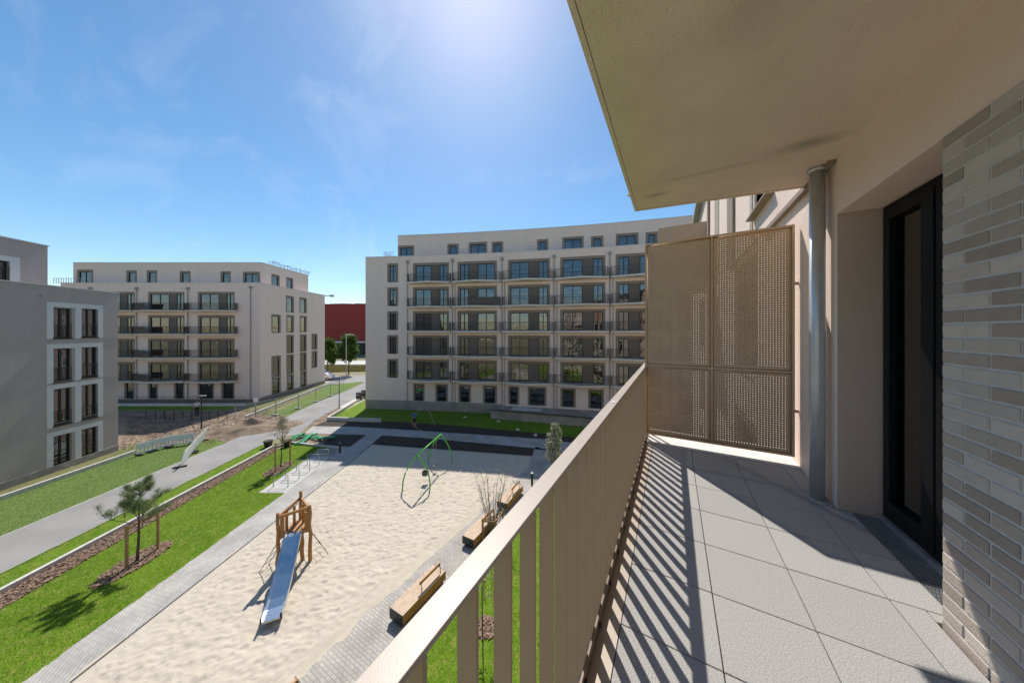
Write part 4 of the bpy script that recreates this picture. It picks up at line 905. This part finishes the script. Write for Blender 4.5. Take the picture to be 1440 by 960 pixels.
# far dry tufts in the verge
def tufts(poly, n, seed, name, lab, m, h=.06, w=.012, z=0.):
    r = np.random.default_rng(seed); P = in_poly(poly)(r, n); n = len(P); a = r.uniform(0, 6.28, n); hh = h * r.uniform(.5, 1.4, n); lx, ly = r.normal(size=n) * h * .5, r.normal(size=n) * h * .5
    V = np.stack([np.stack([P[:, 0] - np.cos(a) * w, P[:, 1] - np.sin(a) * w, np.full(n, z)], 1), np.stack([P[:, 0] + np.cos(a) * w, P[:, 1] + np.sin(a) * w, np.full(n, z)], 1), np.stack([P[:, 0] + lx, P[:, 1] + ly, z + hh], 1)], 1).reshape(-1, 3)
    return tag(obj(name, npmesh(name, V, np.arange(3 * n).reshape(-1, 3)), m), lab, 'grass', kind='stuff')
near_lawn = [ex(mul0, mul1, 1)] + lawn_poly[1:-1] + [ex(pavL0, pavL1, 3)]
tufts(near_lawn, 60000, 31, 'lawn_blades', 'short green grass of the strip between bark and paver path', blade_m, .04, .006)
tufts([(-7.65, 3.2), (-7.65, 16), (-2.5, 16), (-1.2, 3.2)], 60000, 32, 'garden_blades', 'short green grass between the benches and the rose house', blade_m, .04, .006)
tufts([ex(pathR0, pathR1, 1), pathR1, kerb1, ex(kerb0, kerb1, 1)], 12000, 33, 'verge_blades', 'short grass of the narrow verge beside the asphalt path', blade_m, .04, .006)
tufts([ex(kA0, kA1, 2), kA1] + px((232, 628), (300, 615)) + [pathL1, ex(pathL0, pathL1, 2)], 24000, 34, 'mown_blades', 'pale mown grass before the greige house', mat('grass_blade_pale', (.11, .19, .04), (.16, .23, .06), 1, .7), .04, .006)
tufts(px((440, 524), (520, 522), (520, 514), (440, 514)), 26000, 35, 'dry_tufts', 'tall dry grass between the street and the car park', mat('dry_blade', (.42, .34, .13), (.28, .27, .09), .5, .8), .38, .05)
# ================================================================== PLAYGROUND
# slide
sR, sL = V2((-13.46, 6.48)), V2((-14.11, 5.60)); mid_ = (sR + sL) / 2; perp = (sR - sL).normalized(); fwd = Vector((perp.y, -perp.x, 0))
sb_ = mid_ - fwd * 1.0
slide = thing('slide_tower', 'wooden slide tower with steel chute standing in the sand', 'slide', tuple(mid_))
o3 = lambda v, z: (v.x - mid_.x, v.y - mid_.y, z)
def crooked(p, h, seed, r=.068):
    q = random.Random(seed); pts = []
    for i in range(7): t = i / 6; pts.append((p[0] + q.uniform(-.03, .03), p[1] + q.uniform(-.03, .03), -.1 + (h + .1) * t))
    return MB().tube(pts, [r * (1.1 - .2 * i / 6) for i in range(7)], 10)
for v, h, s_ in ((sR, 2.42, 1), (sL, 2.35, 2), (sb_, 2.62, 3)): crooked(o3(v, 0), h, s_).build('post', wood, slide, smooth=True)
PH = 1.35
tri = [sL - fwd * .02, sR - fwd * .02, sb_ + perp * .25, sb_ - perp * .25]
MB().prism([o3(v, 0)[:2] for v in tri], PH - .08, PH).build('platform', wood, slide)
for a, b in ((sL, sb_), (sR, sb_), (sL, sR)):
    MB().bar(o3(a, 2.18), o3(b, 2.32), .06, .11).build('rail', wood, slide)
for a in (sL, sR):
    for t in (.2, .36, .7):
        c = a.lerp(sb_, t); MB().bar(o3(c, PH - .15), o3(c, 2.16), .1, .035, up=fwd).build('plank', wood, slide)
for t in (.12,): 
    c = sL.lerp(sR, t); MB().bar(o3(c, PH), o3(c, 2.14), .13, .04, up=fwd).build('plank', wood, slide); c = sL.lerp(sR, 1 - t); MB().bar(o3(c, PH), o3(c, 2.14), .13, .04, up=fwd).build('plank', wood, slide)
crooked(o3(mid_ - fwd * .1 + perp * .25, 0), PH, 9, .07).build('post', wood, slide, smooth=True)
# chute
end = V2((-11.5, 4.42)); cl = (end - mid_).length; w = .24
prof = [(.0, PH + .06), (.22, PH + .05), (.45, PH - .08), (cl * .5, PH - .08 - (cl * .5 - .45) * .56), (cl - .75, .44), (cl - .45, .34), (cl - .02, .31), (cl, .26)]
ch = MB()
for (t0_, za), (t1_, zb) in zip(prof, prof[1:]):
    A, B2 = mid_ + fwd * t0_, mid_ + fwd * t1_
    ch.add([o3(A - perp * w, za), o3(A + perp * w, za), o3(B2 + perp * w, zb), o3(B2 - perp * w, zb)], [(0, 1, 2, 3)])
cho = ch.build('chute', steel, slide)
for sg in (-1, 1):
    sm = MB()
    for (t0_, za), (t1_, zb) in zip(prof[:-1], prof[1:-1]):
        A, B2 = mid_ + fwd * t0_ + perp * w * sg, mid_ + fwd * t1_ + perp * w * sg; A2, B3 = A + perp * .05 * sg, B2 + perp * .05 * sg
        sm.add([o3(A, za), o3(B2, zb), o3(B2, zb + .13), o3(A, za + .13), o3(A2, za - .06), o3(B3, zb - .06), o3(B3, zb + .13), o3(A2, za + .13)], [(0, 1, 2, 3), (4, 5, 6, 7), (3, 2, 6, 7), (0, 1, 5, 4)])
    sm.build('cheek', steel, cho)
MB().box(o3(mid_ + fwd * (cl - .35), .14), (.1, .4, .3), Matrix.Rotation(math.atan2(perp.y, perp.x) + math.pi / 2, 3, 'Z')).build('chute_foot', galv, slide)
rp = MB(); c0 = sR - fwd * .3; 
for q0, q1 in ((.1, .0), (.45, .25), (.8, .5)):
    a = sR.lerp(sb_, q0); b = a + perp * .75 - fwd * q1 * .2; rp.tube([o3(a, PH - .05), o3(a.lerp(b, .5), PH * .5), o3(b, -.05)], .012, 5); a2 = sL.lerp(sb_, q0); b2 = a2 - perp * .75; rp.tube([o3(a2, PH - .05), o3(a2.lerp(b2, .5), PH * .45), o3(b2, -.05)], .012, 5)
for k in range(1, 5):
    for a, sg in ((sR, 1), (sL, -1)): u = k / 5; p0 = a.lerp(sb_, .1) + perp * .75 * u * sg; p1 = a.lerp(sb_, .8) + perp * .75 * u * sg; rp.tube([o3(p0, PH * (1 - u)), o3(p1, PH * (1 - u))], .011, 5)
rp.build('climbing_net', rope, slide)
# swing
swt0, swt1 = Vector((-13.55, 12.45, 2.28)), Vector((-14.75, 15.75, 2.28)); sw = thing('swing', 'bright green steel swing frame with bowed legs and two seats in the sand', 'swing', ((swt0.x + swt1.x) / 2, (swt0.y + swt1.y) / 2, 0))
so3 = lambda v: tuple(Vector(v) - sw.location)
MB().tube([so3(swt0), so3(swt1)], .05, 10).build('beam', green, sw, smooth=True)
for top, feet in ((swt0, ((-14.37, 12.02), (-12.92, 12.80))), (swt1, ((-14.05, 16.1), (-15.72, 15.45)))):
    for fx, fy in feet:
        ft = Vector((fx, fy, -.05)); pts = []
        for i in range(9):
            t = i / 8; p = top.lerp(ft, t); out_ = V2(ft) - V2(top); out_.normalize(); p = p + out_ * .30 * math.sin(math.pi * t) ; pts.append(so3(p))
        MB().tube(pts, .042, 10).build('leg', green, sw, smooth=True)
for k, (t, kind) in enumerate(((.30, 'bucket'), (.70, 'flat'))):
    c = swt0.lerp(swt1, t); dr = (swt1 - swt0).normalized(); zc_ = .5 if kind == 'flat' else .55
    for sg in (-1, 1): MB().tube([so3(c + dr * .2 * sg), so3(Vector((c.x, c.y, zc_ + .05)) + dr * .2 * sg)], .009, 5).build('chain', galv, sw)
    M = Matrix.Rotation(math.atan2(dr.y, dr.x), 3, 'Z'); p = so3((c.x, c.y, zc_))
    if kind == 'flat': MB().box(p, (.44, .18, .04), M).build('seat', black, sw, bevel=.01)
    else:
        s_ = MB().box(p, (.34, .28, .04), M); s_.box(Vector(p) + M @ Vector((0, .15, .14)), (.34, .03, .26), M); s_.box(Vector(p) + M @ Vector((0, -.15, .14)), (.34, .03, .1), M); s_.box(Vector(p) + M @ Vector((.17, 0, .12)), (.03, .28, .18), M); s_.box(Vector(p) + M @ Vector((-.17, 0, .12)), (.03, .28, .18), M); s_.build('bucket_seat', black, sw, bevel=.01)
# benches
def bench(loc, rz, lab, L=2.05, Wd=.63):
    t = thing('bench', lab, 'bench', loc, rz, 'slatted benches along the paving'); n = 8; sw_ = Wd / n
    for k in range(n): MB().bx(-Wd / 2 + sw_ * k + .006, -Wd / 2 + sw_ * (k + 1) - .006, -L / 2 + .012, L / 2 - .012, .41, .455).build('slat', wood_bench, t)
    for sg in (-1, 1): MB().bx(-Wd / 2, Wd / 2, sg * L / 2 - .006, sg * L / 2 + .006, .10, .46).build('end_panel', black, t)
    MB().bx(Wd / 2 - .035, Wd / 2 - .005, -L / 2 + .02, L / 2 - .02, .12, .405).build('rear_board', wood, t); MB().bx(-Wd / 2 + .01, -Wd / 2 + .04, -L / 2 + .02, L / 2 - .02, .12, .405).build('front_board', wood, t)
    MB().bx(-Wd / 2 + .08, Wd / 2 - .08, -L / 2 + .06, L / 2 - .06, .0, .12).build('base', black, t)
    bb = MB().bx(.12, .16, -.12, .9, .70, .80).build('backrest', wood, t, label='short low wooden backrest bar')
    for y in (-.08, .86): MB().tube([(.20, y, .44), (.19, y, .6), (.15, y, .78)], .014, 6).build('bracket', black, bb)
    return t
bench((-8.06, 7.5, .008), 0, 'slatted bench standing alone beside the railing'); bench((-8.10, 11.4, .008), 0, 'slatted bench with the many stemmed shrub growing behind it'); bench((-8.2, 14.45, .008), .04, 'slatted bench beside the black bollard light')
bench((-8.62, 2.90, .008), 0, 'slatted bench at the near end of the sandpit')
# bollard lights
def bollard(p, h, lab, conc=False):
    t = thing('bollard_light', lab, 'light', (p[0], p[1], .004), group='bollard lights'); MB().tube([(0, 0, 0), (0, 0, h - .06)], .07, 14).build('post', black, t, smooth=False); MB().tube([(0, 0, h - .06), (0, 0, h - .012)], .072, 14).build('cap', galv, t)
    MB().tube([(0, 0, 0), (0, 0, .02)], .16, 14).build('foot', concrete, t)
bollard((-7.7, 16.3), .95, 'black bollard light at the end of the benches'); bollard(at(478, 637), .85, 'black bollard light by the shaded soil beside the bicycle stands')
# bicycle stands
racks = ((384.5, 405, 684), (402, 420.6, 673), (417, 435.5, 662), (432, 448.6, 653.3), (446, 462, 645.5))
struct('bicycle_pad', MB().sheet(px((364, 692.5), (401, 692.8), (466, 642.5), (440, 641.5)), .012), mat('pad_pale', (.52, .50, .47), (.45, .435, .41), 2, .9, .2, 60))
for k, (xl, xr, y) in enumerate(racks):
    p, q_ = V2(at(xl, y)), V2(at(xr, y)); c = (p + q_) / 2; a = (p - c); b = (q_ - c)
    t = thing('bicycle_stand', ['steel bicycle hoop nearest the paved sandpit edge and slide', 'second steel bicycle hoop counted from the slide', 'middle steel bicycle hoop on the pale pad', 'fourth steel bicycle hoop counted from the slide', 'steel bicycle hoop beside the bollard light'][k], 'bike stand', (c.x, c.y, .012), group='bicycle stands on the pale pad')
    MB().tube([(a.x, a.y, 0), (a.x, a.y, .70), (a.x * .93, a.y * .93, .76), (b.x * .93, b.y * .93, .76), (b.x, b.y, .70), (b.x, b.y, 0)], .022, 8).build('hoop', galv, t, smooth=True)
    for v in (a, b): MB().tube([(v.x, v.y, 0), (v.x, v.y, .008)], .06, 10).build('base_plate', galv, t)
    MB().bar((a.x, a.y, .38), (b.x, b.y, .38), .018).build('cross_bar', galv, t)
# green frames lying on the soil
gp = at(432, 618)
for k in range(6):
    c = (gp[0] + [-1.3, -.5, .2, .9, 1.5, -.9][k], gp[1] + [.0, .5, -.3, .5, .9, -.5][k]); t = thing('green_frame', ['flat green plastic barrier foot lying on top of the heap', 'green plastic bar leaning across the heap', 'green plastic frame at the kerb end of the heap', 'green plastic frame lying under the others', 'long green plastic bar sticking out of the heap', 'small green plastic frame beside the young tree'][k], 'frame', (c[0], c[1], .02 + .012 * k), [.3, 1.1, 2.2, .1, .6, 1.7][k], 'green plastic frames heaped on the soil patch')
    L = random.uniform(1.1, 2.0); MB().bar((-L / 2, -.2, .05), (L / 2, -.1, .15 + .2 * random.random()), .16, .07).build('bar', green_pl, t); MB().bar((-L / 2, .25, .05), (L / 2, .0, .2), .14, .07).build('bar', green_pl, t); MB().bar((-L * .4, -.22, .1), (-L * .4, .3, .1), .12, .07).build('cross_bar', green_pl, t)
for k, (x_, y_) in enumerate(((377, 628), (404, 627))):
    p = at(x_, y_); t = thing('plant_tub', ['black plant tub standing on the verge by the kerb end', 'black plant tub beside the heap of green frames'][k], 'tub', (p[0], p[1], 0), group='black plant tubs')
    MB().tube([(0, 0, 0), (0, 0, .5), (0, 0, .52)], [.24, .33, .35], 14).build('pot', black, t); MB().tube([(0, 0, .47), (0, 0, .525)], .29, 12).build('soil', soil, t)
# ================================================================== BUILDING SITE
def barrier(a, b, lab, lean=0., h=1.0):
    a, b = V2(a), V2(b); d = b - a; L = d.length; t = thing('barrier_panel', lab, 'barrier', tuple(a), math.atan2(d.y, d.x), 'white plastic site barriers')
    M = Matrix.Rotation(lean, 3, 'X'); mb = MB()
    def bb(x0, x1, z0, z1, y=.03): mb.box(M @ Vector(((x0 + x1) / 2, 0, (z0 + z1) / 2)), (x1 - x0, y, z1 - z0), M)
    bb(0, L, .48, h - .1); bb(0, L, .10, .20); n = max(4, int(L / .2))
    for k in range(n + 1):
        x = L * k / n; bb(max(0, x - .045), min(L, x + .045), .2, .48)
        if k % 2 == 0 and k < n: bb(x + .02, min(L, x + .13), h - .1, h - .06)
    mb.build('panel', white_pl, t)
    fm = MB(); 
    for x in (.15, L - .15): fm.bx(x - .08, x + .08, -.35, .35, 0, .09)
    fm.build('foot', black, t)
    bm2 = MB()
    for k in range(5): x = L * (k + .5) / 5; bm2.box(M @ Vector((x, -.018, .66)), (.12, .004, .12), M)
    return t
barrier(at(191.7, 641), at(214, 634.5), 'white plastic barrier panel at the kerb by the greige house'); barrier(at(214.3, 634.3), at(237.5, 628), 'white plastic barrier panel in the middle of the row'); barrier(at(238, 627.8), at(273, 623), 'white plastic barrier panel at the bare earth end of the row')
barrier(at(252, 658), at(270, 637), 'white barrier panel leaning over at the path edge', lean=R(13), h=1.25); barrier(at(270, 636.5), at(286, 619), 'white barrier panel leaning over beside the lamp post', lean=R(13), h=1.25)
# mobile wire fence
fp = [(330, 598), (359, 591), (388, 584), (419.5, 574.6), (444, 565), (465, 556.7), (483, 549)]
labs = ['wire site fence panel at the soil heap', 'wire site fence panel next to the sign post', 'wire site fence panel where the fenced lawn begins', 'wire site fence panel halfway along the fenced lawn', 'wire site fence panel before the far end of the fenced lawn', 'wire site fence panel closest to the street']
for k in range(6):
    a, b = V2(at(*fp[k])), V2(at(*fp[k + 1])); t = thing('site_fence_panel', labs[k], 'fence', tuple(a), math.atan2((b - a).y, (b - a).x), 'wire site fence panels'); L = (b - a).length; mb = MB()
    for x in (.03, L - .03): mb.tube([(x, 0, .1), (x, 0, 1.95)], .026, 6)
    for z in (.15, 1.93): mb.tube([(.03, 0, z), (L - .03, 0, z)], .024, 6)
    mb.build('tube_frame', galv, t); wm = MB()
    for x in np.arange(.2, L, .22): wm.bx(x, x + .006, -.003, .003, .15, 1.93)
    for z in np.arange(.4, 1.9, .3): wm.bx(.03, L - .03, -.002, .004, z, z + .006)
    wm.build('wire_mesh', galv, t); MB().bx(-.11, .11, -.35, .35, 0, .14).build('foot', concrete, t)
# sign post
p = at(360, 585); t = thing('sign_post', 'slim post with a small pale square sign by the site fence', 'sign', (p[0], p[1], 0), TH); MB().tube([(0, 0, 0), (0, 0, 2.1)], .03, 8).build('post', galv, t); MB().bx(-.28, .28, -.045, -.03, 1.65, 2.1).build('sign_board', white_pl, t)
# black posts before the cream house
for k, x_ in enumerate((205, 218.5, 231.5, 244.5, 257, 269.5, 294, 306.5, 319)):
    p = at(x_, 589.5); t = thing('bollard_post', 'short black steel post in the row before the cream house', 'post', (p[0], p[1], -.006), group='black posts before the cream house'); MB().tube([(0, 0, 0), (0, 0, .92)], .035, 8).build('post', black, t); MB().tube([(0, 0, .92), (0, 0, .95)], [.035, .012], 8).build('cap', black, t)
# soil heap
hp = at(355, 603); n = 44; X, Y = np.meshgrid(np.linspace(-1, 1, n), np.linspace(-1, 1, n)); rad = np.sqrt(X ** 2 + Y ** 2)
Zh = np.clip(1 - rad, 0, 1) ** 1.2 * 1.0 * (.5 + smooth_noise(X, Y, .28, 8)) + .10 * (smooth_noise(X, Y, .07, 9) - .35) * (rad < .93)
Vh = np.stack([(hp[0] + X * 4.4 * math.cos(1) - Y * 2.2 * math.sin(1)).ravel(), (hp[1] + X * 4.4 * math.sin(1) + Y * 2.2 * math.cos(1)).ravel(), Zh.ravel() - .02], 1); ix = np.arange(n * n).reshape(n, n)
tag(obj('soil_heap', npmesh('soil_heap', Vh, np.stack([ix[:-1, :-1].ravel(), ix[:-1, 1:].ravel(), ix[1:, 1:].ravel(), ix[1:, :-1].ravel()], 1)), dirt), 'heap of loose brown earth beside the asphalt path', 'soil', kind='stuff')
def earth_clods(r_, n_): return in_poly(px((180, 585), (375, 574), (400, 587), (318, 621), (240, 626), (170, 632)))(r_, n_)
chips(earth_clods, 2600, 41, 'earth_clods', 'loose clods of brown earth strewn over the bare site', mat('clod', (.2, .14, .09), (.1, .07, .048), 3, .95), .09, .0)['category'] = 'soil'
# lamps
def lamp(p, h, lab, arm=.0, r=.05, head=(.62, .2), rz=TH):
    t = thing('lamp_post', lab, 'lamp', (p[0], p[1], 0), rz, 'lamp posts'); MB().tube([(0, 0, 0), (0, 0, h * .3), (0, 0, h)], [r * 1.25, r, r * .8], 10).build('post', black if h < 6 else galv, t)
    MB().bx(arm - head[0] / 2, arm + head[0] / 2, -head[1] / 2, head[1] / 2, h - .02, h + .06).build('lamp_head', galv if h < 6 else white_pl, t, bevel=.01)
    MB().bx(arm - head[0] * .4, arm + head[0] * .4, -head[1] * .35, head[1] * .35, h - .03, h - .018).build('lens', white_pl, t)
lamp(at(283.3, 603), 3.3, 'slim black lamp post with flat head before the cream house', .12); lamp(at(477, 572.5), 3.85, 'slim black lamp post beside the asphalt path and earth bank', -.12); lamp(at(487, 532), 9.0, 'tall grey street lamp with side arm before the red hall', .75, .09, (1.6, .3))
# bins
for k, (x_, y_, d) in enumerate(((505, 563, 0), (512.2, 559.5, 0))):
    p = at(x_, y_); t = thing('litter_bin', ['dark litter bin standing at the entrance paving', 'dark litter bin half hidden by the curved house corner'][k], 'bin', (p[0], p[1], .007), TH, 'litter bins by the entrance'); MB().bx(-.3, .3, -.3, .3, .04, 1.05).build('body', black, t, bevel=.03); MB().bx(-.33, .33, -.33, .33, 1.055, 1.14).build('lid', frame_dark, t, bevel=.02); MB().bx(-.2, .2, -.31, -.302, .75, .92).build('slot', galv, t)
# cars
def car(p, rz, paint, lab):
    t = thing('parked_car', lab, 'car', (p[0], p[1], 0), rz, 'cars parked along the street'); L = 4.3
    prof = [(-2.15, .35), (-2.15, .75), (-2.0, .92), (-1.1, 1.0), (-.45, 1.42), (.9, 1.45), (1.75, 1.02), (2.12, .95), (2.15, .4), (1.85, .3), (-1.9, .3)]
    def extrude(pr, w0, name, m, par): 
        n = len(pr); mb = MB().add([(x, -w0, z) for x, z in pr] + [(x, w0, z) for x, z in pr], [tuple(range(n)), tuple(range(2 * n - 1, n - 1, -1))] + [(i, (i + 1) % n, n + (i + 1) % n, n + i) for i in range(n)]); return mb.build(name, m, par, bevel=.04)
    bd = extrude(prof, .86, 'body', paint, t)
    for sg in (-1, 1):
        MB().add([(-.95, sg * .866, 1.02), (-.42, sg * .866, 1.36), (.85, sg * .866, 1.38), (1.45, sg * .866, 1.04)], [(0, 1, 2, 3)]).build('side_window', glass, bd)
        for x in (-1.35, 1.35):
            wh = MB().tube([(x, sg * .72, .32), (x, sg * .89, .32)], .32, 16).build('wheel', black, t); MB().tube([(x, sg * .885, .32), (x, sg * .9, .32)], .19, 12).build('rim', galv, wh)
    MB().add([(-1.09, -.7, 1.02), (-1.09, .7, 1.02), (-.49, .62, 1.41), (-.49, -.62, 1.41)], [(0, 1, 2, 3)]).build('windscreen', glass, bd, loc=(-.012, 0, .012))
    for sg in (-1, 1): MB().bx(-2.165, -2.14, sg * .62 - .15, sg * .62 + .15, .68, .8).build('headlight', white_pl, bd); MB().bx(2.13, 2.165, sg * .65 - .12, sg * .65 + .12, .72, .86).build('tail_light', redwall, bd)
whitep = mat('car_white', (.75, .75, .75), (.72, .72, .72), 1, .25); darkp = mat('car_dark', (.03, .035, .045), (.028, .03, .04), 1, .25)
car(at(452, 534), TH + R(12), whitep, 'white parked car half hidden by the cream house'); car(at(531, 510.5), TH + R(5), darkp, 'dark parked car on the far car park before the red hall'); car(at(448, 529), TH + R(6), darkp, 'dark parked car behind the white one')
# ================================================================== PEOPLE AND HOSE
def skinned(name, V, E, rad, m, parent, sub=2):
    me = bpy.data.meshes.new(name); me.from_pydata(V, E, []); o = bpy.data.objects.new(name, me); scene.collection.objects.link(o); o.parent = parent; me.materials.append(m)
    sk = o.modifiers.new('skin', 'SKIN'); sk.use_smooth_shade = True
    for i, s in enumerate(me.skin_vertices[0].data): s.radius = rad[i] if isinstance(rad[i], tuple) else (rad[i], rad[i]); s.use_root = (i == 0)
    ss = o.modifiers.new('sub', 'SUBSURF'); ss.levels = sub; ss.render_levels = sub; return o
def person(p, rz, lab, shirt, legs, larm, rarm, stride=.12, shorts=False):
    t = thing('person', lab, 'person', (p[0], p[1], 0), rz)
    J = {'pel': (0, 0, .95), 'chest': (0, -.02, 1.28), 'neck': (0, -.01, 1.48), 'head': (0, -.03, 1.60), 'crown': (0, -.02, 1.72), 'hl': (-.1, 0, .9), 'hr': (.1, 0, .9), 'kl': (-.11, -stride, .5), 'kr': (.11, stride * .6, .5), 'al': (-.12, -stride * .8, .09), 'ar': (.12, stride * 1.6, .09), 'tl': (-.13, -stride * .8 - .17, .035), 'tr': (.13, stride * 1.6 - .17, .035), 'sl': (-.19, 0, 1.42), 'sr': (.19, 0, 1.42), 'el': larm[0], 'er': rarm[0], 'wl': larm[1], 'wr': rarm[1]}
    J['fl'] = tuple(Vector(J['wl']) + (Vector(J['wl']) - Vector(J['el'])).normalized() * .12); J['fr'] = tuple(Vector(J['wr']) + (Vector(J['wr']) - Vector(J['er'])).normalized() * .12)
    K = list(J); Ed = [('pel', 'chest'), ('chest', 'neck'), ('neck', 'head'), ('head', 'crown'), ('pel', 'hl'), ('pel', 'hr'), ('hl', 'kl'), ('hr', 'kr'), ('kl', 'al'), ('kr', 'ar'), ('al', 'tl'), ('ar', 'tr'), ('chest', 'sl'), ('chest', 'sr'), ('sl', 'el'), ('sr', 'er'), ('el', 'wl'), ('er', 'wr'), ('wl', 'fl'), ('wr', 'fr')]
    rad = {'pel': (.13, .1), 'chest': (.15, .1), 'neck': .055, 'head': .095, 'crown': .07, 'hl': .085, 'hr': .085, 'kl': .058, 'kr': .058, 'al': .04, 'ar': .04, 'tl': .035, 'tr': .035, 'sl': .06, 'sr': .06, 'el': .042, 'er': .042, 'wl': .03, 'wr': .03, 'fl': .028, 'fr': .028}
    body = skinned('body', [J[k] for k in K], [(K.index(a), K.index(b)) for a, b in Ed], [rad[k] for k in K], skin, t)
    def wear(name, ks, es, m, g): skinned(name, [J[k] for k in ks], [(ks.index(a), ks.index(b)) for a, b in es], [tuple(v + g for v in rad[k]) if isinstance(rad[k], tuple) else rad[k] + g for k in ks], m, t, 2)
    wear('shirt', ['pel', 'chest', 'sl', 'sr', 'el', 'er'], [('pel', 'chest'), ('chest', 'sl'), ('chest', 'sr'), ('sl', 'el'), ('sr', 'er')], shirt, .014)
    if shorts: wear('shorts', ['pel', 'hl', 'hr', 'kl', 'kr'], [('pel', 'hl'), ('pel', 'hr'), ('hl', 'kl'), ('hr', 'kr')], legs, .018)
    else: wear('trousers', ['pel', 'hl', 'hr', 'kl', 'kr', 'al', 'ar'], [('pel', 'hl'), ('pel', 'hr'), ('hl', 'kl'), ('hr', 'kr'), ('kl', 'al'), ('kr', 'ar')], legs, .016)
    hm = MB(); 
    for i in range(5): pass
    hm.tube([(0, .01, 1.60), (0, .0, 1.68), (0, -.01, 1.74), (0, -.01, 1.77)], [.092, .102, .085, .03], 12).build('hair', hairm, t, smooth=True)
    for sg in (-1, 1): MB().bx(sg * .12 - .05, sg * .12 + .05, (-stride * .8 if sg < 0 else stride * 1.6) - .2, (-stride * .8 if sg < 0 else stride * 1.6) + .07, .0, .09).build('shoe', cloth_dark, t, bevel=.03)
    return t
pw = at(583, 601); person(pw, TH + R(205), 'person in blue shirt and dark shorts watering the bed with a hose', cloth_blue, cloth_dark, ((-.26, -.08, 1.18), (-.08, -.34, 1.12)), ((.26, -.1, 1.18), (.1, -.36, 1.14)), .06, True)
person(at(277, 583.5), TH + R(60), 'person in white shirt and dark trousers walking before the cream house', cloth_white, cloth_dark, ((-.24, .08, 1.15), (-.24, -.12, .95)), ((.24, -.08, 1.15), (.24, .1, .93)), .14)
hb_ = [at(584, 600), at(588, 603), at(597, 607), at(612, 612), at(630, 615.5), at(648, 618.5), at(660, 618), at(663, 615.5), at(655, 614.8), at(640, 616), at(615, 614.5), at(590, 613.5)]
hp3 = [Vector((pw[0] + .1, pw[1] - .3, 1.1)), Vector((hb_[0][0] + .1, hb_[0][1] - .5, .5))] + [Vector((q[0], q[1], .03)) for q in hb_[1:]]
def crom(P, n=6):
    o = []
    for i in range(len(P) - 1):
        p0, p1, p2, p3 = P[max(i - 1, 0)], P[i], P[i + 1], P[min(i + 2, len(P) - 1)]
        for k in range(n): t = k / n; o.append(.5 * ((2 * p1) + (p2 - p0) * t + (2 * p0 - 5 * p1 + 4 * p2 - p3) * t * t + (3 * p1 - p0 - 3 * p2 + p3) * t ** 3))
    return o + [P[-1]]
tag(MB().tube(crom(hp3), .022, 6).build('garden_hose', hosem), 'pale yellow garden hose looping over the shaded upper path', 'hose')
jet0 = Vector((pw[0] + .15, pw[1] + .15, 1.2)); jt = V2(at(611, 598)); jp = [jet0.lerp(Vector((jt.x, jt.y, 0)), k / 12) + Vector((0, 0, 1.6 * math.sin(math.pi * k / 12) * .9)) for k in range(13)]
wj = mat('water_jet', (.7, .75, .78), (.6, .66, .7), 4, .1); tag(MB().tube(jp, [.006 + .010 * k / 12 for k in range(13)], 5).build('water_jet', wj), 'thin arc of water from the hose over the bed', 'water')
# pale stones on the shaded bed
for k, (x_, y_) in enumerate(((654, 586.5), (701, 592.5), (728, 604), (753, 612))):
    p = at(x_, y_); mb = MB(); mb.tube([(0, 0, 0), (0, 0, .1), (0, 0, .2), (0, 0, .26)], [.2, .24, .17, .05], 9); o = mb.build('stone', concrete, None, (p[0], p[1], -.03), random.uniform(0, 3)); o.scale = (1, .8, random.uniform(.5, .8)); tag(o, ['pale stone on the lawn before the brick plinth', 'pale stone at the corner of the raised terrace', 'pale stone on the dark mulch below the terrace', 'pale stone beside the silvery conical tree'][k], 'stone', 'pale stones by the curved house')
